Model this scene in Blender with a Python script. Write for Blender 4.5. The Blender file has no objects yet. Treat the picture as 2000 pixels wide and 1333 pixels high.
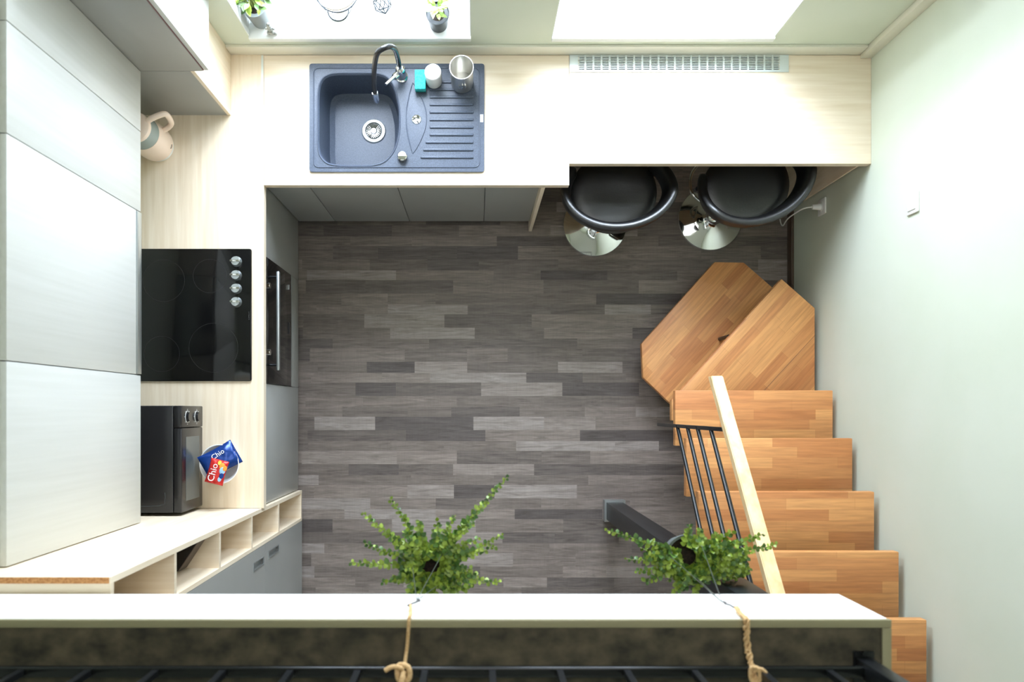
import bpy, bmesh, math, random
from mathutils import Vector, Matrix, noise
PI = math.pi
random.seed(7)
scene = bpy.context.scene
COL = scene.collection

# ------------------------------------------------------------------ camera
H = 4.35                     # camera height above the kitchen floor
cam_d = bpy.data.cameras.new('camera')
cam = bpy.data.objects.new('camera', cam_d); COL.objects.link(cam)
cam.location = (0, 0, H); cam.rotation_euler = (0, 0, 0)
cam_d.sensor_width = 36.0; cam_d.lens = 1511 * 36 / 2000
cam_d.shift_x = 0.035; cam_d.shift_y = 0.06825
cam_d.clip_start = 0.05
cam_d.dof.use_dof = True; cam_d.dof.focus_distance = 3.7; cam_d.dof.aperture_fstop = 2.8
scene.camera = cam

# ------------------------------------------------------------------ world, light, exposure
w = bpy.data.worlds.new('sky'); scene.world = w; w.use_nodes = True
wn = w.node_tree.nodes; bg = wn['Background']
bg.inputs[0].default_value = (0.78, 0.88, 1.0, 1); bg.inputs[1].default_value = 0.9

def area_light(name, loc, rot, sx, sy, power, colr):
    d = bpy.data.lights.new(name, 'AREA'); d.shape = 'RECTANGLE'; d.size = sx; d.size_y = sy
    d.energy = power; d.color = colr
    o = bpy.data.objects.new(name, d); COL.objects.link(o); o.location = loc; o.rotation_euler = rot
    return o
DAY = (0.75, 0.858, 1.0)
WIN = [(-0.972, -0.022), (0.323, 1.277)]      # window openings (x ranges)
ZS, ZT = 1.05, 2.45                            # sill and head heights
for a, b in WIN:
    area_light('daylight', ((a + b) / 2, 2.25, 1.98), (math.radians(-70), 0, 0), 1.15, 1.6, 86, DAY)
# skylight in the roof above the loft side
area_light('roof_daylight', (0.35, 0.72, 4.98), (math.radians(-22.5), 0, 0), 1.7, 1.3, 9, (1.0, 0.96, 0.90))

scene.view_settings.view_transform = 'Standard'
scene.view_settings.look = 'None'
scene.view_settings.exposure = 1.35
scene.view_settings.gamma = 1.0
scene.view_settings.use_curve_mapping = False
scene.cycles.max_bounces = 10
scene.cycles.diffuse_bounces = 6
scene.cycles.caustics_reflective = False
scene.cycles.caustics_refractive = False

# ------------------------------------------------------------------ colours and materials
def lin(c):
    c /= 255.0
    return c / 12.92 if c <= 0.04045 else ((c + 0.055) / 1.055) ** 2.4
def rgb(r, g, b): return (lin(r), lin(g), lin(b), 1)

def mat(name, colr, rough=0.5, metal=0.0, spec=0.5, coat=0.0, trans=0.0, ior=1.5):
    m = bpy.data.materials.new(name); m.use_nodes = True
    p = m.node_tree.nodes['Principled BSDF']
    p.inputs['Base Color'].default_value = colr
    p.inputs['Roughness'].default_value = rough
    p.inputs['Metallic'].default_value = metal
    p.inputs['Specular IOR Level'].default_value = spec
    p.inputs['Coat Weight'].default_value = coat
    p.inputs['Transmission Weight'].default_value = trans
    p.inputs['IOR'].default_value = ior
    return m

def nd(m, t, **kw):
    n = m.node_tree.nodes.new(t)
    for k, v in kw.items(): setattr(n, k, v)
    return n
def lk(m, a, b): m.node_tree.links.new(a, b)

def coords(m, scale=(1, 1, 1), rot=(0, 0, 0)):
    tc = nd(m, 'ShaderNodeTexCoord'); mp = nd(m, 'ShaderNodeMapping')
    mp.inputs['Scale'].default_value = scale; mp.inputs['Rotation'].default_value = rot
    lk(m, tc.outputs['Object'], mp.inputs['Vector'])
    return mp.outputs['Vector']

def noisy(name, c1, c2, scale=(1, 1, 1), nscale=5, detail=4, rough=0.5, lo=0.35, hi=0.65, bump=0.0, rot=(0, 0, 0), **kw):
    """two colours mixed by stretched noise, optional bump"""
    m = mat(name, c1, rough, **kw); p = m.node_tree.nodes['Principled BSDF']
    v = coords(m, scale, rot)
    n = nd(m, 'ShaderNodeTexNoise'); n.inputs['Scale'].default_value = nscale; n.inputs['Detail'].default_value = detail
    lk(m, v, n.inputs['Vector'])
    r = nd(m, 'ShaderNodeValToRGB'); r.color_ramp.elements[0].position = lo; r.color_ramp.elements[1].position = hi
    r.color_ramp.elements[0].color = c1; r.color_ramp.elements[1].color = c2
    lk(m, n.outputs['Fac'], r.inputs['Fac']); lk(m, r.outputs['Color'], p.inputs['Base Color'])
    if bump:
        b = nd(m, 'ShaderNodeBump'); b.inputs['Strength'].default_value = bump; b.inputs['Distance'].default_value = 0.002
        lk(m, n.outputs['Fac'], b.inputs['Height']); lk(m, b.outputs['Normal'], p.inputs['Normal'])
    return m

def butcher(name, rot=0.0, off=(0, 0, 0), bw=0.30, rh=0.0485):
    """finger-jointed beech: staves of random tone along the local x axis"""
    m = mat(name, rgb(200, 150, 95), 0.45); p = m.node_tree.nodes['Principled BSDF']
    tc = nd(m, 'ShaderNodeTexCoord'); mp = nd(m, 'ShaderNodeMapping'); mp.vector_type = 'TEXTURE'
    mp.inputs['Rotation'].default_value = (0, 0, rot); mp.inputs['Location'].default_value = off
    lk(m, tc.outputs['Object'], mp.inputs['Vector'])
    b = nd(m, 'ShaderNodeTexBrick'); b.offset = 0.38; b.offset_frequency = 2; b.squash = 1.45; b.squash_frequency = 3
    b.inputs['Color1'].default_value = rgb(218, 159, 101); b.inputs['Color2'].default_value = rgb(186, 119, 71)
    b.inputs['Mortar'].default_value = rgb(180, 124, 72)
    b.inputs['Scale'].default_value = 1.0; b.inputs['Mortar Size'].default_value = 0.0004; b.inputs['Mortar Smooth'].default_value = 0.1
    b.inputs['Bias'].default_value = -0.15
    b.inputs['Brick Width'].default_value = bw; b.inputs['Row Height'].default_value = rh
    lk(m, mp.outputs['Vector'], b.inputs['Vector'])
    mp2 = nd(m, 'ShaderNodeMapping'); mp2.inputs['Scale'].default_value = (3, 40, 40)
    lk(m, mp.outputs['Vector'], mp2.inputs['Vector'])
    n = nd(m, 'ShaderNodeTexNoise'); n.inputs['Scale'].default_value = 2.2; n.inputs['Detail'].default_value = 5
    lk(m, mp2.outputs['Vector'], n.inputs['Vector'])
    r = nd(m, 'ShaderNodeValToRGB'); r.color_ramp.elements[0].position = 0.3; r.color_ramp.elements[1].position = 0.7
    r.color_ramp.elements[0].color = (0.80, 0.76, 0.72, 1); r.color_ramp.elements[1].color = (1.08, 1.06, 1.02, 1)
    lk(m, n.outputs['Fac'], r.inputs['Fac'])
    mx = nd(m, 'ShaderNodeMix', data_type='RGBA', blend_type='MULTIPLY'); mx.inputs[0].default_value = 1.0
    lk(m, b.outputs['Color'], mx.inputs[6]); lk(m, r.outputs['Color'], mx.inputs[7]); lk(m, mx.outputs[2], p.inputs['Base Color'])
    return m

M = {}
M['wall'] = noisy('mint_paint', rgb(205, 211, 193), rgb(209, 214, 198), nscale=3, rough=0.85)
M['wall_white'] = mat('white_paint', rgb(240, 240, 234), 0.8)
M['reveal'] = mat('reveal_white', rgb(228, 230, 226), 0.6)
M['counter_x'] = noisy('pale_wood_x', rgb(225, 206, 178), rgb(240, 225, 203), (1.2, 22, 22), 2.4, 6, 0.42, 0.3, 0.72, bump=0.1)
M['counter_y'] = noisy('pale_wood_y', rgb(225, 206, 178), rgb(240, 225, 203), (22, 1.2, 22), 2.4, 6, 0.42, 0.3, 0.72, bump=0.1)
M['counter_z'] = noisy('pale_wood_z', rgb(231, 212, 184), rgb(243, 228, 205), (22, 22, 1.2), 2.4, 6, 0.45, 0.3, 0.72)
M['white_door'] = noisy('white_wood_fronts', rgb(203, 203, 197), rgb(209, 209, 204), (30, 30, 1.0), 2.0, 5, 0.4, 0.3, 0.7)
M['grey_front'] = noisy('grey_lacquer', rgb(153, 153, 149), rgb(157, 157, 153), (1, 1, 1), 3, 2, 0.32)
M['chipboard'] = noisy('raw_chipboard', rgb(170, 112, 62), rgb(206, 150, 96), (1, 1, 1), 150, 3, 0.8)
M['alu'] = mat('brushed_aluminium', rgb(190, 196, 196), 0.35, 0.9)
M['pale_metal'] = mat('pale_metal', rgb(222, 226, 220), 0.5, 0.2)
M['pale_trim'] = mat('pale_trim', rgb(222, 219, 204), 0.45)
M['grille'] = mat('grille_white_metal', rgb(214, 222, 220), 0.4, 0.3)
M['recess'] = mat('recess_dark', rgb(96, 104, 104), 0.8)
M['chrome'] = mat('chrome', rgb(225, 225, 222), 0.05, 1.0)
M['brushed'] = mat('brushed_steel', rgb(188, 190, 188), 0.35, 0.9)
M['steel'] = mat('steel', rgb(214, 212, 206), 0.32, 1.0)
M['black_glass'] = mat('black_glass', rgb(10, 10, 11), 0.08, 0, 0.5)
M['ring_print'] = mat('burner_print', rgb(42, 42, 42), 0.3)
M['hole_dark'] = mat('hole_dark_grey', rgb(60, 62, 60), 0.8)
M['rail_metal'] = mat('black_satin_rail', rgb(24, 26, 26), 0.22, 0.3)
M['leather'] = noisy('black_leather', rgb(9, 9, 11), rgb(14, 14, 16), (1, 1, 1), 120, 3, 0.37, bump=0.15, spec=0.9)
M['black_metal'] = mat('black_powdercoat', rgb(22, 24, 26), 0.35, 0.2)
M['granite'] = noisy('anthracite_composite', rgb(58, 66, 80), rgb(76, 85, 102), (1, 1, 1), 260, 3, 0.42)
M['black_plastic'] = mat('black_plastic', rgb(26, 26, 28), 0.25)
M['dark_plastic'] = mat('grey_plastic', rgb(52, 54, 54), 0.35)
M['cream'] = mat('cream_plastic', rgb(246, 224, 206), 0.28)
M['grey_clear'] = mat('grey_translucent', rgb(150, 162, 158), 0.15)
M['white_plastic'] = mat('white_plastic', rgb(240, 240, 236), 0.35)
M['teal'] = noisy('teal_sponge', rgb(40, 176, 176), rgb(70, 200, 198), (1, 1, 1), 120, 3, 0.9, bump=0.5)
M['teal_dark'] = mat('sponge_scourer', rgb(20, 120, 116), 0.95)
M['wax'] = mat('white_wax', rgb(246, 244, 238), 0.5)
M['porcelain'] = mat('white_porcelain', rgb(245, 245, 243), 0.15)
M['blue_foil'] = mat('blue_foil', rgb(20, 58, 130), 0.25, 0.3)
M['red_foil'] = mat('red_foil', rgb(206, 46, 42), 0.3, 0.2)
M['orange'] = mat('orange_print', rgb(236, 150, 50), 0.5)
M['yellow'] = mat('yellow_print', rgb(245, 205, 80), 0.5)
M['lightblue'] = mat('light_blue_print', rgb(150, 190, 220), 0.5)
M['carpet'] = noisy('loft_carpet', rgb(40, 37, 26), rgb(100, 89, 69), (1, 1.2, 1), 19, 12, 0.75, 0.32, 0.78)
M['trim_olive'] = mat('edge_profile', rgb(150, 143, 112), 0.45, 0.1)
M['twine'] = noisy('jute', rgb(190, 150, 100), rgb(222, 188, 140), (1, 1, 1), 300, 2, 0.9)
M['hook_metal'] = mat('grey_hook', rgb(96, 92, 92), 0.5, 0.3)
M['wire'] = mat('zinc_wire', rgb(150, 156, 156), 0.3, 0.9)
M['dark_wire'] = mat('black_wire', rgb(38, 46, 52), 0.4, 0.5)
M['pot_black'] = mat('black_pot', rgb(28, 33, 38), 0.4)
M['pot_slate'] = mat('slate_pot', rgb(92, 98, 96), 0.45)
M['pot_grey'] = mat('grey_pot', rgb(134, 140, 138), 0.5)
M['stone'] = noisy('carved_stone', rgb(120, 122, 118), rgb(196, 196, 188), (1, 1, 1), 90, 4, 0.7, bump=0.8)
M['soil'] = noisy('soil', rgb(30, 22, 16), rgb(52, 40, 30), (1, 1, 1), 120, 3, 1.0)
M['leaf1'] = noisy('leaf_lime', rgb(98, 122, 34), rgb(160, 182, 72), (1, 1, 1), 26, 2, 0.4)
M['leaf2'] = noisy('leaf_green', rgb(52, 84, 34), rgb(96, 130, 56), (1, 1, 1), 26, 2, 0.4)
M['leaf3'] = noisy('leaf_variegated', rgb(110, 160, 60), rgb(226, 236, 160), (1, 1, 1), 30, 2, 0.4)
M['stem'] = mat('stem', rgb(120, 132, 60), 0.6)
M['beech'] = noisy('beech_rail', rgb(216, 180, 128), rgb(232, 202, 156), (12, 1.2, 12), 2.5, 5, 0.4)
M['beech_side'] = noisy('beech_edge', rgb(196, 146, 92), rgb(214, 168, 112), (2, 2, 18), 3, 4, 0.5)
M['baseboard'] = mat('brown_baseboard', rgb(84, 66, 52), 0.5)
M['page_edge'] = mat('grey_brown_edge', rgb(96, 84, 74), 0.6)
M['candle'] = mat('amber_wax', rgb(220, 190, 140), 0.5)
M['tread'] = butcher('beech_tread')
M['tread_b'] = butcher('beech_tread_offset', 0, (0.13, 0.021, 0))
M['tread_diag'] = butcher('beech_tread_diagonal', math.radians(47.5), (0.05, 0.0, 0))

# glass: mostly clear, fresnel reflection
g = bpy.data.materials.new('window_glass'); g.use_nodes = True
gt = g.node_tree; gt.nodes.clear()
go = gt.nodes.new('ShaderNodeOutputMaterial'); gm = gt.nodes.new('ShaderNodeMixShader'); ga = gt.nodes.new('ShaderNodeBsdfTransparent')
gg = gt.nodes.new('ShaderNodeBsdfGlossy'); gg.inputs['Roughness'].default_value = 0.02; lw = gt.nodes.new('ShaderNodeLayerWeight'); lw.inputs[0].default_value = 0.5
gp = gt.nodes.new('ShaderNodeMath'); gp.operation = 'POWER'; gp.inputs[1].default_value = 4.0; gt.links.new(lw.outputs['Facing'], gp.inputs[0])
gf = gt.nodes.new('ShaderNodeMath'); gf.operation = 'MULTIPLY_ADD'; gf.inputs[1].default_value = 0.5; gf.inputs[2].default_value = 0.03; gt.links.new(gp.outputs[0], gf.inputs[0])
gt.links.new(gf.outputs[0], gm.inputs[0]); gt.links.new(ga.outputs[0], gm.inputs[1]); gt.links.new(gg.outputs[0], gm.inputs[2]); gt.links.new(gm.outputs[0], go.inputs[0])
M['glass'] = g

# floor laminate: plank tone comes with each plank, grain from noise
def floor_mat():
    m = mat('grey_laminate', rgb(120, 110, 100), 0.42, spec=0.4); p = m.node_tree.nodes['Principled BSDF']
    at = nd(m, 'ShaderNodeAttribute'); at.attribute_name = 'plank'
    sp = nd(m, 'ShaderNodeSeparateColor'); lk(m, at.outputs['Color'], sp.inputs[0])
    r = nd(m, 'ShaderNodeValToRGB'); cr = r.color_ramp
    cr.elements[0].position = 0.0; cr.elements[0].color = rgb(88, 81, 80)
    cr.elements[1].position = 1.0; cr.elements[1].color = rgb(180, 172, 168)
    for pos, c in ((0.2, rgb(110, 101, 96)), (0.45, rgb(128, 117, 110)), (0.75, rgb(146, 134, 126))):
        e = cr.elements.new(pos); e.color = c
    lk(m, sp.outputs[0], r.inputs['Fac'])
    tc = nd(m, 'ShaderNodeTexCoord'); mp = nd(m, 'ShaderNodeMapping'); mp.inputs['Scale'].default_value = (1.7, 20, 1)
    lk(m, tc.outputs['Object'], mp.inputs['Vector'])
    # shift the grain from plank to plank
    ml = nd(m, 'ShaderNodeMath', operation='MULTIPLY'); ml.inputs[1].default_value = 37.0; lk(m, sp.outputs[1], ml.inputs[0])
    n = nd(m, 'ShaderNodeTexNoise', noise_dimensions='4D'); n.inputs['Scale'].default_value = 3.0; n.inputs['Detail'].default_value = 7; n.inputs['Roughness'].default_value = 0.65
    n.inputs['Distortion'].default_value = 1.1
    lk(m, mp.outputs['Vector'], n.inputs['Vector']); lk(m, ml.outputs[0], n.inputs['W'])
    r2 = nd(m, 'ShaderNodeValToRGB'); r2.color_ramp.elements[0].position = 0.28; r2.color_ramp.elements[1].position = 0.68
    r2.color_ramp.elements[0].color = (0.47, 0.45, 0.43, 1); r2.color_ramp.elements[1].color = (1.12, 1.11, 1.10, 1)
    lk(m, n.outputs['Fac'], r2.inputs['Fac'])
    mp3 = nd(m, 'ShaderNodeMapping'); mp3.inputs['Scale'].default_value = (70, 4, 1); lk(m, tc.outputs['Object'], mp3.inputs['Vector'])
    n3 = nd(m, 'ShaderNodeTexNoise', noise_dimensions='4D'); n3.inputs['Scale'].default_value = 2.0; n3.inputs['Detail'].default_value = 3
    lk(m, mp3.outputs['Vector'], n3.inputs['Vector']); lk(m, ml.outputs[0], n3.inputs['W'])
    r3 = nd(m, 'ShaderNodeValToRGB'); r3.color_ramp.elements[0].position = 0.3; r3.color_ramp.elements[1].position = 0.6
    r3.color_ramp.elements[0].color = (0.95, 0.95, 0.95, 1); r3.color_ramp.elements[1].color = (1.03, 1.03, 1.03, 1)
    lk(m, n3.outputs['Fac'], r3.inputs['Fac'])
    mx = nd(m, 'ShaderNodeMix', data_type='RGBA', blend_type='MULTIPLY'); mx.inputs[0].default_value = 1
    lk(m, r.outputs['Color'], mx.inputs[6]); lk(m, r2.outputs['Color'], mx.inputs[7])
    mx2 = nd(m, 'ShaderNodeMix', data_type='RGBA', blend_type='MULTIPLY'); mx2.inputs[0].default_value = 1
    lk(m, mx.outputs[2], mx2.inputs[6]); lk(m, r3.outputs['Color'], mx2.inputs[7]); lk(m, mx2.outputs[2], p.inputs['Base Color'])
    b = nd(m, 'ShaderNodeBump'); b.inputs['Strength'].default_value = 0.15; b.inputs['Distance'].default_value = 0.001
    lk(m, n.outputs['Fac'], b.inputs['Height']); lk(m, b.outputs['Normal'], p.inputs['Normal'])
    return m
M['floor'] = floor_mat()

# ------------------------------------------------------------------ mesh helpers
class MB:
    def __init__(s): s.bm = bmesh.new(); s.mi = 0
    def _tag(s, faces):
        for f in faces: f.material_index = s.mi
    def box(s, x0, x1, y0, y1, z0, z1, bev=0.0, seg=2, mtx=None):
        vs = [s.bm.verts.new(c) for c in ((x0,y0,z0),(x1,y0,z0),(x1,y1,z0),(x0,y1,z0),(x0,y0,z1),(x1,y0,z1),(x1,y1,z1),(x0,y1,z1))]
        fs = [s.bm.faces.new([vs[i] for i in q]) for q in ((3,2,1,0),(4,5,6,7),(0,1,5,4),(1,2,6,5),(2,3,7,6),(3,0,4,7))]
        s._tag(fs)
        if mtx is not None:
            for v in vs: v.co = mtx @ v.co
        if bev:
            es = list({e for f in fs for e in f.edges})
            r = bmesh.ops.bevel(s.bm, geom=es, offset=bev, segments=seg, affect='EDGES', profile=0.5)
            s._tag(r['faces'])
        return s
    def prism(s, poly, z0, z1, bev=0.0, seg=2):
        a = sum(poly[i][0]*poly[(i+1) % len(poly)][1] - poly[(i+1) % len(poly)][0]*poly[i][1] for i in range(len(poly)))
        if a < 0: poly = poly[::-1]
        lo = [s.bm.verts.new((x, y, z0)) for x, y in poly]; hi = [s.bm.verts.new((x, y, z1)) for x, y in poly]
        n = len(poly)
        fs = [s.bm.faces.new(lo[::-1]), s.bm.faces.new(hi)]
        for i in range(n): fs.append(s.bm.faces.new((lo[i], lo[(i+1) % n], hi[(i+1) % n], hi[i])))
        s._tag(fs)
        if bev:
            es = list({e for f in fs for e in f.edges})
            r = bmesh.ops.bevel(s.bm, geom=es, offset=bev, segments=seg, affect='EDGES', profile=0.5); s._tag(r['faces'])
        return s
    def slab(s, xs, ys, holes, z0, z1, plane='xy'):
        """grid slab with the cells in holes left out; plane gives which axes xs, ys are"""
        def P(a, b, c):
            return {'xy': (a, b, c), 'xz': (a, c, b), 'yz': (c, a, b)}[plane]
        cache = {}
        def V(i, j, k):
            if (i, j, k) not in cache: cache[(i, j, k)] = s.bm.verts.new(P(xs[i], ys[j], (z0, z1)[k]))
            return cache[(i, j, k)]
        nx, ny = len(xs) - 1, len(ys) - 1
        solid = lambda i, j: 0 <= i < nx and 0 <= j < ny and (i, j) not in holes
        fs = []
        for i in range(nx):
            for j in range(ny):
                if not solid(i, j): continue
                fs.append(s.bm.faces.new((V(i,j,0), V(i,j+1,0), V(i+1,j+1,0), V(i+1,j,0))))
                fs.append(s.bm.faces.new((V(i,j,1), V(i+1,j,1), V(i+1,j+1,1), V(i,j+1,1))))
                for di, dj, q in ((-1,0,((i,j),(i,j+1))), (1,0,((i+1,j+1),(i+1,j))), (0,-1,((i+1,j),(i,j))), (0,1,((i,j+1),(i+1,j+1)))):
                    if not solid(i+di, j+dj):
                        (a, b), (c, d) = q
                        fs.append(s.bm.faces.new((V(a,b,0), V(a,b,1), V(c,d,1), V(c,d,0))))
        s._tag(fs)
        bmesh.ops.recalc_face_normals(s.bm, faces=fs)
        return s
    def lathe(s, prof, c=(0, 0, 0), n=32, mtx=None, sx=1, sy=1):
        """prof: list of (r, z); r = 0 closes to a point"""
        rings = []
        T = mtx if mtx is not None else Matrix.Identity(4)
        for r, z in prof:
            if r < 1e-6: rings.append([s.bm.verts.new(T @ Vector((c[0], c[1], c[2]+z)))])
            else: rings.append([s.bm.verts.new(T @ Vector((c[0]+r*sx*math.cos(2*PI*k/n), c[1]+r*sy*math.sin(2*PI*k/n), c[2]+z))) for k in range(n)])
        fs = []
        for a, b in zip(rings, rings[1:]):
            for k in range(n):
                k2 = (k+1) % n
                if len(a) == 1 and len(b) == 1: continue
                if len(a) == 1: fs.append(s.bm.faces.new((a[0], b[k2], b[k])))
                elif len(b) == 1: fs.append(s.bm.faces.new((a[k], a[k2], b[0])))
                else: fs.append(s.bm.faces.new((a[k], a[k2], b[k2], b[k])))
        s._tag(fs)
        return s
    def cyl(s, x, y, z0, z1, r, n=24, r2=None):
        r2 = r if r2 is None else r2
        return s.lathe([(0, z0), (r, z0), (r2, z1), (0, z1)], (x, y, 0), n)
    def rod(s, p, q, r, n=12, r2=None):
        p, q = Vector(p), Vector(q); L = (q-p).length
        T = Matrix.Translation(p) @ (q-p).to_track_quat('Z', 'Y').to_matrix().to_4x4()
        return s.lathe([(0, 0), (r, 0), (r if r2 is None else r2, L), (0, L)], (0, 0, 0), n, T)
    def tube(s, pts, r, n=8, closed=False, radii=None, sm=0):
        pts = [Vector(p) for p in pts]
        if sm:
            out = []
            m = len(pts)
            rng = range(m) if closed else range(m-1)
            for i in rng:
                g_ = lambda j: pts[j % m] if closed else pts[max(0, min(m-1, j))]
                p0, p1, p2, p3 = g_(i-1), g_(i), g_(i+1), g_(i+2)
                for k in range(sm):
                    t = k/sm
                    out.append(0.5*((2*p1)+(-p0+p2)*t+(2*p0-5*p1+4*p2-p3)*t*t+(-p0+3*p1-3*p2+p3)*t**3))
            if not closed: out.append(pts[-1])
            pts = out
        m = len(pts); rings = []; up = Vector((0.13, 0.21, 0.97))
        for i, p in enumerate(pts):
            a = pts[(i-1) % m] if (closed or i > 0) else p
            b = pts[(i+1) % m] if (closed or i < m-1) else p
            t = (b-a).normalized()
            u = t.cross(up)
            if u.length < 1e-3: u = t.cross(Vector((1, 0, 0)))
            u.normalize(); v = t.cross(u)
            if rings and not closed:
                u = (pu - t*pu.dot(t)).normalized(); v = t.cross(u)
            pu = u
            rr = radii[min(i*len(radii)//m, len(radii)-1)] if radii else r
            rings.append([s.bm.verts.new(p + (u*math.cos(2*PI*k/n) + v*math.sin(2*PI*k/n))*rr) for k in range(n)])
        fs = []
        for i in range(m if closed else m-1):
            A, B = rings[i], rings[(i+1) % m]
            for k in range(n): fs.append(s.bm.faces.new((A[k], B[k], B[(k+1) % n], A[(k+1) % n])))
        if not closed: fs.append(s.bm.faces.new(rings[0])); fs.append(s.bm.faces.new(rings[-1][::-1]))
        s._tag(fs)
        return s
    def grid(s, rows):
        """rows of points -> surface"""
        V = [[s.bm.verts.new(p) for p in r] for r in rows]
        fs = []
        for a, b in zip(V, V[1:]):
            for i in range(len(a)-1): fs.append(s.bm.faces.new((a[i], a[i+1], b[i+1], b[i])))
        s._tag(fs); return s
    def build(s, name, mats, parent=None, root=(0, 0, 0), angle=35, fix=True):
        if fix: bmesh.ops.recalc_face_normals(s.bm, faces=s.bm.faces[:])
        R = Vector(root)
        if R.length: bmesh.ops.translate(s.bm, verts=s.bm.verts[:], vec=-R)
        me = bpy.data.meshes.new(name); s.bm.to_mesh(me); s.bm.free()
        for m in (mats if isinstance(mats, (list, tuple)) else [mats]): me.materials.append(m)
        for p in me.polygons: p.use_smooth = True
        me.set_sharp_from_angle(angle=math.radians(angle))
        o = bpy.data.objects.new(name, me); COL.objects.link(o)
        if parent is not None: o.parent = parent
        return o

def structure(o): o['kind'] = 'structure'; return o
def tag(o, label, cat, group=None):
    o['label'] = label; o['category'] = cat
    if group: o['group'] = group
    return o

class Thing:
    """an Empty at the thing's base; parts are authored in world coordinates"""
    def __init__(s, name, label, cat, loc, group=None):
        s.root = Vector(loc)
        s.o = bpy.data.objects.new(name, None); s.o.empty_display_size = 0.05; COL.objects.link(s.o); s.o.location = loc
        tag(s.o, label, cat, group)
    def part(s, name, mb, m, parent=None, label=None, angle=35):
        o = mb.build(name, m, parent if parent is not None else s.o, s.root, angle)
        if label: o['label'] = label
        return o
def single(name, mb, m, label, cat, loc=None, group=None, angle=35):
    o = mb.build(name, m, None, loc or (0, 0, 0), angle)
    if loc: o.location = loc
    return tag(o, label, cat, group)

def text_part(name, body, size, m, T, mtx, parent=None, extrude=0.0004):
    c = bpy.data.curves.new(name, 'FONT'); c.body = body; c.size = size; c.extrude = extrude
    c.align_x = 'CENTER'; c.align_y = 'CENTER'; c.resolution_u = 3
    o = bpy.data.objects.new('tmp', c); COL.objects.link(o)
    bpy.context.view_layer.update()
    me = bpy.data.meshes.new_from_object(o.evaluated_get(bpy.context.evaluated_depsgraph_get()))
    bpy.data.objects.remove(o); bpy.data.curves.remove(c)
    me.transform(Matrix.Translation(-T.root) @ mtx); me.materials.clear(); me.materials.append(m); me.name = name
    q = bpy.data.objects.new(name, me); COL.objects.link(q); q.parent = parent if parent is not None else T.o
    return q

def rrect(x0, x1, y0, y1, r, n=6):
    pts = []
    for cx, cy, a0 in ((x1-r, y1-r, 0), (x0+r, y1-r, PI/2), (x0+r, y0+r, PI), (x1-r, y0+r, 1.5*PI)):
        for k in range(n+1):
            a = a0 + PI/2*k/n; pts.append((cx+r*math.cos(a), cy+r*math.sin(a)))
    return pts

# ------------------------------------------------------------------ room shell
XW, XE, YN, YS = -1.62, 1.7626, 1.60, -2.80
Z_LOFT_B, Z_LOFT_T = 2.335, 2.592
Y_LOFT, X_LOFT = -0.4776, 0.9435

def build_floor():
    bm = bmesh.new(); lay = bm.loops.layers.float_color.new('plank')
    rnd = random.Random(21)
    widths = [0.062, 0.055, 0.075]
    y = YN + 0.02; k = 0
    while y > YS:
        wd = widths[k % 3]; k += 1
        x = XW - rnd.random()*0.4
        while x < XE:
            L = rnd.uniform(0.22, 0.56)
            xa, xb = max(x, XW), min(x+L, XE)
            if xb > xa:
                t = rnd.random(); t = 0.5 + (t-0.5)*0.7
                q = rnd.random()
                if q < 0.07: t = 0.10
                elif q > 0.94: t = 0.84
                c = (t, rnd.random(), rnd.random(), 1)
                y1_, y0_ = min(y, YN+0.02), max(y-wd, YS)
                f = bm.faces.new([bm.verts.new(p) for p in ((xa, y0_, 0), (xb, y0_, 0), (xb, y1_, 0), (xa, y1_, 0))])
                for l in f.loops: l[lay] = c
            x += L
        y -= wd
    # underside keeps the floor a solid body
    n0 = len(bm.faces)
    vs = [bm.verts.new(p) for p in ((XW,YS,0),(XE,YS,0),(XE,YN+0.02,0),(XW,YN+0.02,0),(XW,YS,-0.1),(XE,YS,-0.1),(XE,YN+0.02,-0.1),(XW,YN+0.02,-0.1))]
    for q in ((7,6,5,4),(0,4,5,1),(1,5,6,2),(2,6,7,3),(3,7,4,0)): bm.faces.new([vs[i] for i in q])
    me = bpy.data.meshes.new('floor'); bm.to_mesh(me); bm.free(); me.materials.append(M['floor'])
    o = bpy.data.objects.new('floor', me); COL.objects.link(o); structure(o)
build_floor()

ZC0, ZC1 = 4.45, 6.3     # roof heights at the window wall and at the far wall
structure(MB().slab([XW-0.2, WIN[0][0], WIN[0][1], WIN[1][0], WIN[1][1], XE+0.2], [-0.1, ZS-0.03, ZT, ZC0+0.25], {(1, 1), (3, 1)}, YN, YN+0.34, 'xz').build('wall_north', M['wall']))
structure(MB().box(XE, XE+0.2, YS, YN, -0.1, 6.5).build('wall_east', M['wall']))
structure(MB().box(XW-0.2, XW, YS, YN, -0.1, 6.5).build('wall_west', M['wall']))
structure(MB().box(XW-0.2, XE+0.2, YS-0.2, YS, -0.1, 6.5).build('wall_south', M['wall_white']))
ROOF = Matrix.Translation((0, YN+0.34, ZC0-0.2)) @ Matrix.Rotation(PI-math.atan2(ZC1-ZC0+0.2, YN+0.34-YS+0.2), 4, 'X') @ Matrix.Scale(-1, 4, (0, 0, 1))
SLEN = math.hypot(ZC1-ZC0+0.2, YN+0.34-YS+0.2)
c = MB().slab([XW-0.2, -0.5, 1.2, XE+0.2], [0, 0.65, 1.95, SLEN], {(1, 1)}, 0, 0.16)
c.bm.transform(ROOF)
structure(c.build('ceiling', M['wall_white']))
wroot = bpy.data.objects.new('window_3', None); COL.objects.link(wroot); structure(wroot)
f = MB().slab([-0.5, -0.44, 0.32, 0.38, 1.14, 1.2], [0.65, 0.71, 1.89, 1.95], {(1, 1), (3, 1)}, 0.05, 0.12); f.bm.transform(ROOF)
f.build('window_frame', M['white_plastic'], wroot)
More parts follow.
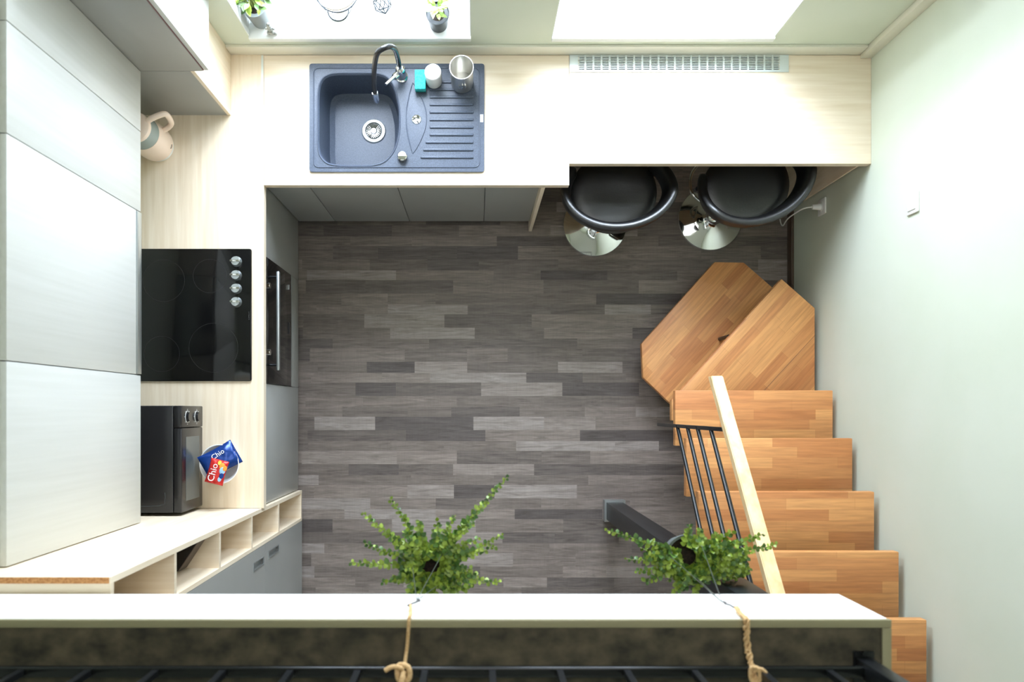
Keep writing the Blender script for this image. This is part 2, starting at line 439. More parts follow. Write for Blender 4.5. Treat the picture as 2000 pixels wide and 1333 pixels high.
f = MB().box(-0.44, 0.32, 0.71, 1.89, 0.08, 0.09).box(0.38, 1.14, 0.71, 1.89, 0.08, 0.09); f.bm.transform(ROOF)
f.build('window_pane', M['glass'], wroot)

# windows: reveal lining, sill board, frame and glass
for n_, (a, b) in enumerate(WIN):
    wroot = bpy.data.objects.new('window_%d' % (n_+1), None); COL.objects.link(wroot); wroot.location = ((a+b)/2, YN+0.3, ZS); structure(wroot)
    R = wroot.location
    MB().box(a, b, YN-0.012, YN+0.34, ZS-0.03, ZS, 0.003).build('window_sill', M['reveal'], wroot, R)
    MB().slab([a, a+0.004, b-0.004, b], [ZS, ZT-0.004, ZT], {(1, 0)}, YN+0.001, YN+0.34, 'xz').build('reveal_lining', M['reveal'], wroot, R)
    mid = (a+b)/2
    MB().slab([a+0.004, a+0.06, mid-0.035, mid+0.035, b-0.06, b-0.004], [ZS, ZS+0.06, ZT-0.06, ZT-0.004], {(1, 1), (3, 1)}, YN+0.25, YN+0.31, 'xz').build('window_frame', M['white_plastic'], wroot, R)
    gl = MB()
    gl.box(a+0.06, mid-0.035, YN+0.275, YN+0.285, ZS+0.06, ZT-0.06); gl.box(mid+0.035, b-0.06, YN+0.275, YN+0.285, ZS+0.06, ZT-0.06)
    gl.build('window_pane', M['glass'], wroot, R)

structure(MB().box(XE-0.014, XE, 0.70, YN-0.02, 0, 0.06, 0.002).build('baseboard_east', M['baseboard']))
structure(MB().box(XE-0.014, XE, YS, 0.699, 0, 0.06, 0.002).build('baseboard_east.001', M['baseboard']))

# loft slab with white fascia, carpet on top
l = MB()
l.box(XW+0.001, X_LOFT, YS+0.001, Y_LOFT, Z_LOFT_B, Z_LOFT_T-0.012)
loft = l.build('floor.001', [M['wall_white']]); structure(loft); loft['label'] = 'loft floor slab with white painted edge'
structure(MB().box(XW+0.002, X_LOFT-0.021, YS+0.002, Y_LOFT-0.0165, Z_LOFT_T-0.012, Z_LOFT_T-0.004).build('floor.002', M['carpet']))
t = MB(); t.box(XW+0.001, X_LOFT+0.001, Y_LOFT-0.016, Y_LOFT+0.002, Z_LOFT_T-0.0125, Z_LOFT_T, 0.0015)
structure(t.build('trim_1', M['trim_olive']))
t = MB(); t.box(X_LOFT-0.020, X_LOFT+0.001, YS+0.002, Y_LOFT-0.017, Z_LOFT_T-0.0125, Z_LOFT_T, 0.0015)
structure(t.build('trim_2', M['trim_olive']))

# upstand behind the worktops and the trim in the corner
ZW = 0.90           # worktop top
ZB = 0.862          # worktop underside
structure(MB().box(-1.094, 1.7116, YN-0.012, YN, ZW, 0.975, 0.002).build('trim_3', M['pale_trim']))
structure(MB().box(1.712, XE, YN-0.028, YN, ZW+0.0005, 2.9, 0.003).build('trim_4', M['pale_trim']))

# ------------------------------------------------------------------ worktops
def worktop(name, xs, ys, holes, m, label):
    return single(name, MB().slab(xs, ys, holes, ZB, ZW), m, label, 'worktop')
worktop('worktop', [XW+0.001, -1.53, -1.025, -0.947], [-0.4345, 0.155, 0.70, 1.005, YN-0.001], {(1, 1)}, M['counter_y'],
        'long pale wood worktop carrying the hob, microwave and kettle along the left wall')
# trim the overlap: the joint profile
SX0, SX1, SY0, SY1 = -0.742, 0.0365, 1.0639, 1.5457     # sink outline
worktop('worktop', [-0.9455, SX0+0.02, SX1-0.02, 0.4145], [1.007, SY0+0.02, SY1-0.02, YN-0.0125], {(1, 1)}, M['counter_x'],
        'pale wood worktop around the black sink under the left window')
worktop('worktop', [0.4155, 0.46, 1.35, XE-0.001], [1.103, 1.520, 1.580, YN-0.0125], {(1, 1)}, M['counter_x'],
        'pale wood breakfast bar top above the two black stools')
single('joint_profile', MB().box(-0.9585, -0.949, 1.0, YN-0.013, ZW, ZW+0.0015), M['pale_metal'], 'thin grey metal strip over the worktop corner joint left of the sink', 'strip')

# ------------------------------------------------------------------ vent grille
G = Thing('vent_grille', 'long white metal ventilation grille set in the back of the breakfast bar', 'vent grille', (0.904, 1.55, ZW))
gx0, gx1, gy0, gy1 = 0.4165, 1.393, 1.511, 1.587
ngr = 25; gw = (1.357-0.45)/ngr
xs = [gx0]; holes = set()
for i in range(ngr):
    xs += [0.45+i*gw+0.004, 0.45+(i+1)*gw-0.004]
xs.append(gx1)
G.part('frame', MB().slab(xs, [gy0, gy0+0.010, gy1-0.003, gy1], {(1+2*i, 1) for i in range(ngr)}, ZW+0.0003, ZW+0.003), M['grille'])
f = MB()
for j in range(8):
    yy = gy0+0.0165+j*0.0075
    f.box(0.45, 1.357, yy-0.0018, yy+0.0018, ZW-0.006, ZW+0.0022)
G.part('fins', f, M['grille'])
G.part('duct', MB().slab([0.461, 0.464, 1.346, 1.349], [1.521, 1.523, 1.577, 1.579], {(1, 1)}, ZW-0.12, ZW-0.0005).box(0.464, 1.346, 1.523, 1.577, ZW-0.12, ZW-0.117), M['recess'])

# ------------------------------------------------------------------ base cabinets
YF = 1.041      # door plane of the sink run (faces -y)
XF = -0.976     # door plane of the hob run (faces +x)
def base_cab(label, x0, x1, doors, end=False):
    T = Thing('base_cabinet', label, 'cabinet', ((x0+x1)/2, YF+0.25, 0))
    cb = MB(); t_ = 0.016
    cb.box(x0+0.001, x0+t_, YF+0.02, 1.58, 0.1, ZB-0.001); cb.box(x1-t_, x1-0.001, YF+0.02, 1.58, 0.1, ZB-0.001)
    cb.box(x0+t_, x1-t_, YF+0.02, 1.58, 0.1, 0.118); cb.box(x0+t_, x1-t_, 1.56, 1.58, 0.118, ZB-0.001)
    T.part('carcass', cb, M['grey_front'])
    T.part('plinth', MB().box(x0+0.001, x1-0.001, YF+0.06, YF+0.076, 0, 0.1), M['grey_front'])
    for a, b in doors:
        T.part('door', MB().box(a+0.0015, b-0.0015, YF, YF+0.019, 0.105, ZB-0.006, 0.0015), M['grey_front'])
    if end:
        T.part('end_panel', MB().box(x1, x1+0.018, 1.009, 1.58, 0, ZB-0.001, 0.001), M['counter_z'], label='pale wood end panel')
    return T
base_cab('grey double-door base cabinet directly below the black sink', -0.7735, 0.042, [(-0.7735, -0.3657), (-0.3657, 0.042)])
base_cab('narrow grey base cabinet with pale wood end panel beside the left stool', 0.042, 0.294, [(0.042, 0.294)], True)
T = Thing('base_cabinet', 'grey corner base cabinet between sink run and oven run', 'cabinet', (-1.2, 1.3, 0))
T.part('carcass', MB().box(XW+0.005, XF-0.02, 0.735, 1.58, 0.1, ZB-0.001), M['grey_front'])
T.part('filler_panel', MB().box(XF+0.003, -0.775, YF, YF+0.019, 0.105, ZB-0.006, 0.0015), M['grey_front'])
T.part('door', MB().box(XF-0.019, XF, 0.7165, YF+0.019, 0.105, ZB-0.006, 0.0015), M['grey_front'])
T.part('plinth', MB().box(XF-0.08, XF-0.064, 0.735, 1.58, 0, 0.1).box(XF-0.064, -0.775, YF+0.06, YF+0.076, 0, 0.1), M['grey_front'])
T = Thing('base_cabinet', 'grey base cabinet with a tall plain door below the microwave worktop', 'cabinet', (-1.25, -0.15, 0))
T.part('carcass', MB().box(XW+0.005, XF-0.02, -0.430, 0.124, 0.1, ZB-0.001), M['grey_front'])
T.part('door', MB().box(XF-0.019, XF, -0.432, 0.1265, 0.105, ZB-0.006, 0.0015), M['grey_front'])
T.part('plinth', MB().box(XF-0.08, XF-0.064, -0.432, 0.73, 0, 0.1), M['grey_front'])

# ------------------------------------------------------------------ oven
O = Thing('oven', 'black built-in oven with long silver handle below the hob', 'oven', (-1.25, 0.42, 0.1))
O.part('housing', MB().box(XW+0.03, XF-0.02, 0.132, 0.7105, 0.1, 0.70), M['dark_plastic'])
O.part('lower_panel', MB().box(XF-0.019, XF, 0.1285, 0.7145, 0.105, 0.268, 0.001), M['grey_front'])
dr = O.part('door', MB().box(XF-0.015, XF+0.006, 0.1285, 0.7145, 0.292, 0.745, 0.003), M['black_glass'])
O.part('vent_strip', MB().box(XF-0.015, XF+0.004, 0.1285, 0.7145, 0.271, 0.289, 0.001), M['alu'], label='silver strip')
O.part('control_panel', MB().box(XF-0.015, XF+0.006, 0.1285, 0.7145, 0.749, 0.855, 0.003), M['black_plastic'])
h = MB(); h.box(XF+0.038, XF+0.052, 0.19, 0.655, 0.700, 0.722, 0.004)
hd = O.part('handle', h, M['alu'], dr, label='silver bar handle')
for yy in (0.215, 0.63): hb = O.part('handle_bracket', MB().rod((XF+0.006, yy, 0.711), (XF+0.038, yy, 0.711), 0.006), M['black_metal'], dr)
for yy in (0.572, 0.268): O.part('knob', MB().rod((XF+0.006, yy, 0.815), (XF+0.036, yy, 0.815), 0.016, 20, 0.014), M['chrome'], label='chrome knob')
O.part('display', MB().box(XF+0.006, XF+0.008, 0.37, 0.47, 0.80, 0.83), M['dark_plastic'])
O.part('door_mark', MB().box(XF+0.006, XF+0.0065, 0.63, 0.655, 0.33, 0.336), M['alu'], dr)
O.part('door_mark', MB().box(XF+0.006, XF+0.0065, 0.40, 0.46, 0.33, 0.335), M['ring_print'], dr)

# ------------------------------------------------------------------ hob
Hb = Thing('hob', 'black glass ceramic hob with four silver knobs left of the oven', 'hob', (-1.29, 0.43, ZW))
hx0, hx1, hy0, hy1 = -1.56, -1.000, 0.1324, 0.7215
glass = Hb.part('glass_top', MB().prism(rrect(hx0, hx1, hy0, hy1, 0.008), ZW+0.0003, ZW+0.007, 0.0015), M['black_glass'])
Hb.part('body', MB().box(hx0+0.04, hx1-0.045, hy0+0.04, hy1-0.04, ZW-0.05, ZW), M['dark_plastic'])
for px, py, r in ((321, 549, 41), (411, 540, 33), (418, 680, 48), (317, 692, 35)):
    cx, cy, rr = (px-930)/438, (803-py)/438, r/438
    if cx-rr < hx0: pass
    ring = MB()
    for q in (rr,): ring.lathe([(q-0.0012, 0), (q, 0), (q, 0.0003), (q-0.0012, 0.0003), (q-0.0012, 0)], (cx, cy, ZW+0.007), 56)
    Hb.part('burner_ring', ring, M['ring_print'], glass)
for py in (512, 539, 565, 591):
    cy = (803-py)/438
    k = Hb.part('knob', MB().lathe([(0, 0), (0.0235, 0), (0.0235, 0.004), (0.020, 0.010), (0.019, 0.022), (0, 0.022)], (-1.066, cy, ZW+0.007), 28), M['alu'], label='silver dial')
    Hb.part('grip', MB().box(-1.089, -1.045, cy-0.0045, cy+0.0045, ZW+0.029, ZW+0.035, 0.002), M['chrome'], k)
for q in range(5):
    Hb.part('printed_mark', MB().box(-1.013, -1.0085, 0.405+q*0.008, 0.410+q*0.008, ZW+0.007, ZW+0.0073), M['ring_print'], glass)

# ------------------------------------------------------------------ wall cabinets on the left wall
ZU, XU, ZUT = 1.347, -1.302, 2.205
YCB = 1.3196     # front of the corner cupboard (faces -y)
def wall_cab(label, y0, y1, zb=ZU, door_z=None):
    T = Thing('wall_cabinet', label, 'cabinet', (-1.45, (y0+y1)/2, zb))
    T.part('carcass', MB().box(XW+0.001, XU-0.02, y0+0.0006, y1-0.0006, zb, ZUT-0.001, 0.001), M['white_door'])
    T.part('door', MB().box(XU-0.0185, XU, y0+0.0015, y1-0.0015, door_z or zb, ZUT, 0.0015), M['white_door'])
    return T
wall_cab('white wall cabinet next to the corner cupboard, door partly in shade', 1.084, YCB-0.001)
wall_cab('narrow white wall cabinet door just left of the kettle and hob hood', 0.771, 1.084)
wall_cab('widest white wall cabinet, mounted above the extractor hood', 0.139, 0.771, 1.392, 1.387)
wall_cab('white wall cabinet above the microwave', -0.434, 0.139)
E = Thing('extractor_hood', 'slim grey metal extractor hood under the widest wall cabinet', 'extractor hood', (-1.45, 0.455, 1.33))
E.part('body', MB().box(XW+0.001, XU-0.02, 0.142, 0.768, 1.345, 1.385, 0.002), M['alu'])
E.part('front_strip', MB().box(XU-0.018, XU+0.004, 0.142, 0.768, 1.347, 1.384, 0.002), M['alu'])

# corner cupboard on the worktop, and the taller one above it
T = Thing('corner_cupboard', 'corner cupboard standing on the worktop, grey side and pale wood edge behind the kettle', 'cupboard', (-1.35, 1.45, ZW))
T.part('side_panel', MB().box(XW+0.001, -1.110, YCB, YCB+0.018, ZW, ZU-0.002), M['grey_front'], label='grey side panel')
T.part('edge_strip', MB().box(-1.1095, -1.094, YCB, YCB+0.018, ZW, ZU-0.002), M['counter_z'])
T.part('front', MB().box(-1.112, -1.094, YCB+0.0185, YN-0.001, ZW, ZU-0.002, 0.001), M['counter_z'], label='pale wood front')
T = Thing('corner_wall_cabinet', 'high corner cabinet with grey side and white door above the corner cupboard', 'cabinet', (-1.35, 1.45, ZU))
T.part('carcass', MB().box(XW+0.001, -1.060, YCB, YN-0.001, ZU, ZUT, 0.001), [M['grey_front']])
T.part('door', MB().box(-1.0565, -1.038, YCB+0.004, YN-0.001, ZU-0.002, ZUT, 0.0015), M['white_door'], label='white door')
T.part('edge_strip', MB().box(-1.0598, -1.0575, YCB+0.002, YN-0.001, ZU, ZUT), mat('pink_gasket', rgb(140, 100, 100), 0.7))

# ------------------------------------------------------------------ tall shelf tower and tall cabinet
XT = -0.957
T = Thing('shelf_tower', 'tall narrow pale wood shelf tower with open compartments beside the microwave', 'shelf', (-1.29, -0.52, 0))
ZTT = 2.325
T.part('side_panel', MB().box(XW+0.001, XT, -0.453, -0.436, 0.1, ZTT-0.001), M['counter_z'])
T.part('raw_edge', MB().box(XW+0.001, XT-0.004, -0.4525, -0.4365, ZTT-0.001, ZTT+0.001), M['chipboard'], label='raw brown chipboard edge')
T.part('side_panel', MB().box(XW+0.001, XT, -0.603, -0.587, 0.1, ZTT-0.001), M['counter_z'])
T.part('plinth', MB().box(XW+0.001, XT-0.07, -0.603, -0.436, 0.0, 0.0995), M['grey_front'])
T.part('back_panel', MB().box(XW+0.001, XW+0.012, -0.5868, -0.4532, 0.1, ZTT-0.001), M['counter_z'])
for zz in (0.10, 0.585, 1.036, 1.448, 1.877, 2.305):
    T.part('shelf', MB().box(XW+0.0125, XT-0.0005, -0.5868, -0.4532, zz, zz+0.018), M['counter_x'])
T = Thing('tall_cabinet', 'tall grey cabinet with two recessed handles beside the shelf tower', 'cabinet', (-1.29, -0.9, 0))
T.part('carcass', MB().box(XW+0.001, XT-0.021, -1.20, -0.6045, 0.09, ZTT-0.001), M['grey_front'])
d1 = T.part('door', MB().slab([-1.2, -0.682, -0.648, -0.605], [0.10, 0.60, 0.785, 0.839], {(1, 1)}, XT-0.02, XT, 'yz'), M['grey_front'])
d2 = T.part('door', MB().slab([-1.2, -0.691, -0.657, -0.605], [0.842, 0.868, 1.026, 2.32], {(1, 1)}, XT-0.02, XT, 'yz'), M['grey_front'])
for d_, y0, y1, z0, z1 in ((d1, -0.682, -0.648, 0.60, 0.785), (d2, -0.691, -0.657, 0.868, 1.026)):
    hm = MB().slab([y0-0.002, y0+0.003, y1-0.003, y1+0.002], [z0-0.002, z0+0.004, z1-0.004, z1+0.002], {(1, 1)}, XT-0.001, XT+0.0025, 'yz')
    hm.box(XT-0.019, XT-0.013, y0+0.001, y1-0.001, z0+0.001, z1-0.001)
    T.part('recessed_handle', hm, M['alu'], d_, label='silver recessed handle')
# black slab lying in a compartment
T = Thing('storage_box', 'small black box standing askew in a compartment of the shelf tower', 'box', (-1.12, -0.52, 1.4662))
T.part('box_body', MB().prism([(-1.082, -0.583), (-0.998, -0.458), (-1.16, -0.458), (-1.244, -0.583)], 1.4665, 1.55, 0.002), M['black_plastic'])
T.part('front_edge', MB().prism([(-1.0815, -0.583), (-0.9975, -0.458), (-0.9955, -0.4585), (-1.0785, -0.5835)], 1.4675, 1.548), M['page_edge'], label='grey brown edge')

# ------------------------------------------------------------------ microwave
mx1, my0, my1, mz0, mz1 = -1.215, -0.4225, 0.021, 0.912, 1.157
T = Thing('microwave', 'black microwave oven standing on the worktop beside the shelf tower', 'microwave', (-1.385, -0.2, ZW))
body = T.part('body', MB().box(-1.57, mx1-0.035, my0, my1, mz0, mz1, 0.006, 3), M['black_plastic'])
T.part('embossed_line', MB().tube([(-1.5, my0+0.03, mz1), (-1.31, my0+0.03, mz1), (-1.285, my0+0.055, mz1), (-1.285, my0+0.085, mz1)], 0.0018, sm=4), M['dark_plastic'], body)
T.part('control_panel', MB().box(mx1-0.034, mx1, my1-0.090, my1, mz0, mz1, 0.004), M['black_plastic'])
dr = T.part('door', MB().box(mx1-0.034, mx1, my0, my1-0.092, mz0, mz1, 0.006), M['black_plastic'])
T.part('window', MB().box(mx1, mx1+0.0012, my0+0.045, my1-0.13, mz0+0.045, mz1-0.045), mat('tinted_window', rgb(78, 84, 84), 0.15), dr)
for zz in (mz1-0.062, mz0+0.075):
    T.part('dial', MB().rod((mx1, my1-0.046, zz), (mx1+0.012, my1-0.046, zz), 0.019, 24), M['black_plastic'])
    rg = MB()
    rg.tube([(mx1+0.0012, my1-0.046+0.025*math.cos(a*PI/12), zz+0.025*math.sin(a*PI/12)) for a in range(24)], 0.0011, 6, True)
    for a in range(8): rg.box(mx1, mx1+0.001, my1-0.047+0.031*math.cos(a*PI/4), my1-0.045+0.031*math.cos(a*PI/4), zz-0.002+0.031*math.sin(a*PI/4), zz+0.002+0.031*math.sin(a*PI/4))
    T.part('dial_scale', rg, M['white_plastic'], label='white printed ring')
for yy in (my0+0.05, my1-0.05):
    for xx in (-1.52, -1.27): T.part('foot', MB().cyl(xx, yy, ZW, mz0+0.002, 0.014, 16), M['dark_plastic'])

# ------------------------------------------------------------------ bowl with two snack bags
bx, by = -1.118, -0.232
T = Thing('bowl', 'white porcelain bowl holding two snack bags beside the microwave', 'bowl', (bx, by, ZW))
T.part('bowl_body', MB().lathe([(0, 0), (0.040, 0), (0.043, 0.006), (0.068, 0.035), (0.084, 0.075), (0.0865, 0.085), (0.083, 0.085), (0.079, 0.075), (0.063, 0.038), (0.038, 0.012), (0, 0.010)], (bx, by, ZW), 48), M['porcelain'])
def bag(T, name, m, L, W, th, mtx, seed, crimp=True):
    rows = []
    for sgn in (1, -1):
        rr = []
        for i in range(25):
            u = -1+2*i/24; r_ = []
            for j in range(17):
                v = -1+2*j/16
                t_ = th*max(0, (1-abs(u)**3.0))**0.6*max(0, 1-abs(v)**2.6)**0.6
                nz = noise.noise(Vector((u*3+seed, v*3, sgn)))*0.004 + (0.0012*math.sin(v*34) if abs(u) > 0.88 else 0)
                p = Vector((u*L/2, v*W/2*(1-0.06*(1-u*u)), sgn*t_/2 + (nz if t_ > 0 or abs(u) > 0.9 else 0)))
                r_.append(mtx @ p)
            rr.append(r_)
        rows.append(rr)
    mb = MB()
    for rr in rows: mb.grid(rr)
    bmesh.ops.remove_doubles(mb.bm, verts=mb.bm.verts[:], dist=0.0002)
    return T.part(name, mb, m, angle=60)
# crumpled blue bag under, red bag on top
m1 = Matrix.Translation((bx+0.006, by+0.020, ZW+0.090)) @ Matrix.Rotation(math.radians(30), 4, 'Z') @ Matrix.Rotation(math.radians(14), 4, 'Y')
B1 = Thing('snack_bag', 'dark blue snack bag with white lettering, underneath in the white bowl', 'snack bag', (bx, by, ZW+0.07), 'snack bags in the white bowl')
b1 = bag(B1, 'bag_body', M['blue_foil'], 0.156, 0.112, 0.048, m1, 2)
text_part('lettering', 'Chio', 0.030, M['white_plastic'], B1, m1 @ Matrix.Translation((0.004, 0.022, 0.0255)) @ Matrix.Rotation(math.radians(5), 4, 'Z'), b1)
m2 = Matrix.Translation((bx+0.004, by-0.030, ZW+0.125)) @ Matrix.Rotation(math.radians(76), 4, 'Z') @ Matrix.Rotation(math.radians(6), 4, 'Y')
B2 = Thing('snack_bag', 'red snack bag with white lettering and colourful print, on top in the white bowl', 'snack bag', (bx, by, ZW+0.1), 'snack bags in the white bowl')
b2 = bag(B2, 'bag_body', M['red_foil'], 0.106, 0.080, 0.034, m2, 9)
text_part('lettering', 'Chio', 0.040, M['white_plastic'], B2, m2 @ Matrix.Translation((-0.006, 0.010, 0.0195)), b2)
for (u, v, r_, mm) in ((0.028, -0.020, 0.012, 'orange'), (0.010, -0.026, 0.013, 'lightblue'), (0.040, -0.006, 0.008, 'yellow'), (-0.012, -0.028, 0.010, 'blue_foil'), (0.022, -0.034, 0.009, 'orange'), (-0.028, -0.024, 0.008, 'lightblue')):
    B2.part('print', MB().lathe([(0, 0), (r_, 0), (r_*0.9, 0.001), (0, 0.0014)], (0, 0, 0), 9, m2 @ Matrix.Translation((u, v, 0.0165)) @ Matrix.Rotation(math.radians(12), 4, 'X'), sx=1.3), M[mm], b2)

# ------------------------------------------------------------------ kettle
kx, ky = -1.416, 1.180
T = Thing('kettle', 'cream electric kettle with grey collar on the worktop below the wall cabinets', 'kettle', (kx, ky, ZW))
T.part('power_base', MB().lathe([(0, 0), (0.068, 0), (0.070, 0.006), (0.066, 0.018), (0, 0.018)], (kx, ky, ZW), 40), M['white_plastic'])
T.part('body', MB().lathe([(0, 0.019), (0.066, 0.019), (0.076, 0.028), (0.079, 0.060), (0.077, 0.110), (0.071, 0.165), (0.069, 0.165), (0, 0.160)], (kx, ky, ZW), 48), M['cream'])
T.part('collar', MB().lathe([(0, 0.166), (0.0705, 0.166), (0.067, 0.200), (0.063, 0.228), (0, 0.228)], (kx, ky, ZW), 48), M['grey_clear'], label='grey water window')
T.part('lid', MB().lathe([(0, 0.229), (0.0635, 0.229), (0.060, 0.246), (0.045, 0.254), (0.012, 0.256), (0.010, 0.264), (0, 0.265)], (kx, ky, ZW), 40), M['cream'])
ha = math.radians(24); hdx, hdy = math.cos(ha), math.sin(ha)
def hp(r, z): return (kx+hdx*r, ky+hdy*r, ZW+z)
T.part('handle', MB().tube([hp(0.052, 0.238), hp(0.080, 0.246), hp(0.118, 0.244), hp(0.134, 0.236), hp(0.137, 0.215), hp(0.132, 0.175), hp(0.122, 0.140), hp(0.100, 0.122), hp(0.074, 0.116)], 0.012, 12, sm=5), M['cream'])
T.part('printed_mark', MB().tube([(kx+0.0800*math.cos(-0.35+q*0.03), ky+0.0800*math.sin(-0.35+q*0.03), ZW+0.052+0.006*math.sin(q*2.2)) for q in range(9)], 0.0009, 5, sm=3), M['dark_plastic'])

# ------------------------------------------------------------------ sink
T = Thing('sink', 'anthracite inset sink with drainer set in the worktop under the left window', 'sink', (-0.35, 1.3, ZW))
ZR = ZW+0.009
def P438(px, py): return ((px-930)/440.0, (803-py)/440.0)
def bowl_outline(inset):
    """bowl opening: rounded, its right side bulging"""
    cp = [(650, 144), (630, 154), (622, 178), (621.5, 232), (622, 288), (631, 311), (652, 321), (700, 322.5), (730, 321), (752, 313), (769, 292), (778, 262), (780, 234), (778, 205), (769, 170), (754, 150), (732, 143.5), (690, 143)]
    cp = [Vector(((x-930)/440.0, (803-y)/440.0, 0)) for x, y in cp]
    m = len(cp); out = []
    for i in range(m):
        p0, p1, p2, p3 = cp[i-1], cp[i], cp[(i+1) % m], cp[(i+2) % m]
        for k in range(4):
            t = k/4
            p = 0.5*((2*p1)+(-p0+p2)*t+(2*p0-5*p1+4*p2-p3)*t*t+(-p0+3*p1-3*p2+p3)*t**3)
            tn = 0.5*((-p0+p2)+2*(2*p0-5*p1+4*p2-p3)*t+3*(-p0+3*p1-3*p2+p3)*t*t); tn.normalize()
            out.append((p.x - tn.y*inset, p.y + tn.x*inset))
    return out
def ring_solid(outer, inner, z0, z1, mb):
    """flat rim between an outer loop and an inner loop"""
    return mb
sb = MB(); bm_ = sb.bm
OUT = rrect(SX0, SX1, SY0, SY1, 0.012, 5)
BO = bowl_outline(0.0)
def loop(pts, z): return [bm_.verts.new((x, y, z)) for x, y in pts]
def bridge(a, b):
    n = len(a)
    for k in range(n): bm_.faces.new((a[k], a[(k+1) % n], b[(k+1) % n], b[k]))
# deck with the bowl hole: triangle fill between the two loops
lo_, li_ = loop(OUT, ZR), loop(BO, ZR)
es = [bm_.edges.new((lo_[k], lo_[(k+1) % len(lo_)])) for k in range(len(lo_))] + [bm_.edges.new((li_[k], li_[(k+1) % len(li_)])) for k in range(len(li_))]
bmesh.ops.triangle_fill(bm_, edges=es, use_beauty=True, use_dissolve=False)
o2 = loop(OUT, ZW+0.0005); bridge(lo_, o2)
l1 = loop(bowl_outline(0.004), ZR-0.006); bridge(li_, l1)
l2 = loop(bowl_outline(0.010), ZW-0.13); bridge(l1, l2)
l3 = loop(bowl_outline(0.018), ZW-0.165); bridge(l2, l3)
l4 = loop(bowl_outline(0.040), ZW-0.180); bridge(l3, l4)
bm_.faces.new(l4[::-1])
bowl = T.part('basin', sb, M['granite'], angle=30)
# raised bead around the deck
def bead(pts, r, name='raised_bead', closed=True, z=ZR+0.0003, m=M['granite']):
    return T.part(name, MB().tube([(x, y, z) for x, y in pts], r, 8, closed), m, bowl)
bead(rrect(SX0+0.020, SX1-0.022, SY0+0.020, SY1-0.020, 0.022, 6), 0.0028)
bead([(x, y) for x, y in bowl_outline(-0.003)], 0.003, 'bowl_lip')
# almond-shaped recess with its overflow drain
al = []
for k in range(17):
    t_ = k/16; al.append((-0.312+0.030*(1-math.sin(PI*t_))-0.0, 1.145+0.315*t_))
for k in range(1, 16):
    t_ = k/16; al.append((-0.221-0.058*(1-math.sin(PI*t_))-0.0, 1.46-0.315*t_))
bead(al, 0.0026, 'almond_bead')
for q in range(11):
    yy = 1.128+q*0.0335
    xa = -0.247 if q == 0 else (-0.236 if q == 1 else (-0.225 if q == 2 else -0.207))
    pts = [(xa, yy), (-0.011, yy)]
    T.part('drainer_rib', MB().box(xa, -0.012, yy-0.0055, yy+0.0055, ZR-0.002, ZR+0.005, 0.0028, 3), M['granite'], bowl)
dx, dy, dz = -0.480, 1.312, ZW-0.180
T.part('drain', MB().lathe([(0, 0.001), (0.036, 0.001), (0.040, 0.008), (0.043, 0.009), (0.053, 0.007), (0.057, 0.0)], (dx, dy, dz), 40), M['brushed'])
st = MB(); st.lathe([(0, 0.009), (0.012, 0.009), (0.016, 0.006), (0.016, 0.002), (0, 0.002)], (dx, dy, dz), 24)
for k in range(24):
    a = k*PI/12
    st.rod((dx+0.017*math.cos(a), dy+0.017*math.sin(a), dz+0.006), (dx+0.033*math.cos(a), dy+0.033*math.sin(a), dz+0.008), 0.0014, 6)
st.cyl(dx, dy, dz+0.009, dz+0.014, 0.004, 12)
T.part('strainer', st, M['chrome'])
T.part('drain_shade', MB().lathe([(0, 0.0012), (0.0355, 0.0012), (0.0355, 0.0022), (0, 0.0022)], (dx, dy, dz), 32), M['hole_dark'], label='dark disc painting the shade in the drain')  # flat dark disc, the shade inside the drain put in as colour
ov = T.part('overflow', MB().lathe([(0, 0.001), (0.017, 0.001), (0.020, 0.003), (0.022, 0)], (-0.265, 1.297, ZR), 28), M['chrome'])
for k in range(3):
    a = k*2*PI/3+0.5
    T.part('slot', MB().rod((-0.265+0.007*math.cos(a), 1.297+0.007*math.sin(a), ZR+0.0015), (-0.265+0.014*math.cos(a+0.5), 1.297+0.014*math.sin(a+0.5), ZR+0.0015), 0.0026, 8), M['hole_dark'], ov)
T.part('drain_knob', MB().lathe([(0, 0), (0.020, 0), (0.0225, 0.004), (0.0215, 0.024), (0.018, 0.028), (0, 0.029)], (-0.327, 1.128, ZR), 32), M['chrome'], label='chrome drain knob')
T.part('sticker', MB().box(SX1-0.019, SX1-0.005, 1.285, 1.319, ZR+0.0002, ZR+0.0007), M['white_plastic'], label='white sticker')

# ------------------------------------------------------------------ tap
fx, fy = -0.331, 1.487
T = Thing('tap', 'chrome kitchen tap with curved black flexible hose over the sink', 'tap', (fx, fy, ZR))
T.part('base', MB().lathe([(0, 0), (0.027, 0), (0.027, 0.006), (0.022, 0.010), (0.0215, 0.075), (0.018, 0.085), (0.012, 0.092), (0, 0.092)], (fx, fy, ZR), 32), M['chrome'])
lv = MB(); lv.rod((fx, fy, ZR+0.05), (fx-0.028, fy-0.028, ZR+0.06), 0.014, 20); lv.rod((fx-0.024, fy-0.024, ZR+0.062), (fx-0.062, fy-0.070, ZR+0.085), 0.008, 14, 0.0065)
T.part('lever', lv, M['chrome'])
T.part('collar', MB().cyl(fx, fy, ZR+0.092, ZR+0.118, 0.0105, 20), M['chrome'])
T.part('hose', MB().tube([(fx, fy, 1.022), (fx+0.001, fy-0.002, 1.10), (-0.328, 1.462, 1.22), (-0.336, 1.428, 1.32), (-0.362, 1.408, 1.345), (-0.390, 1.402, 1.31), (-0.412, 1.386, 1.22), (-0.426, 1.366, 1.12), (-0.430, 1.352, 1.07)], 0.0105, 14, sm=8), M['black_plastic'])
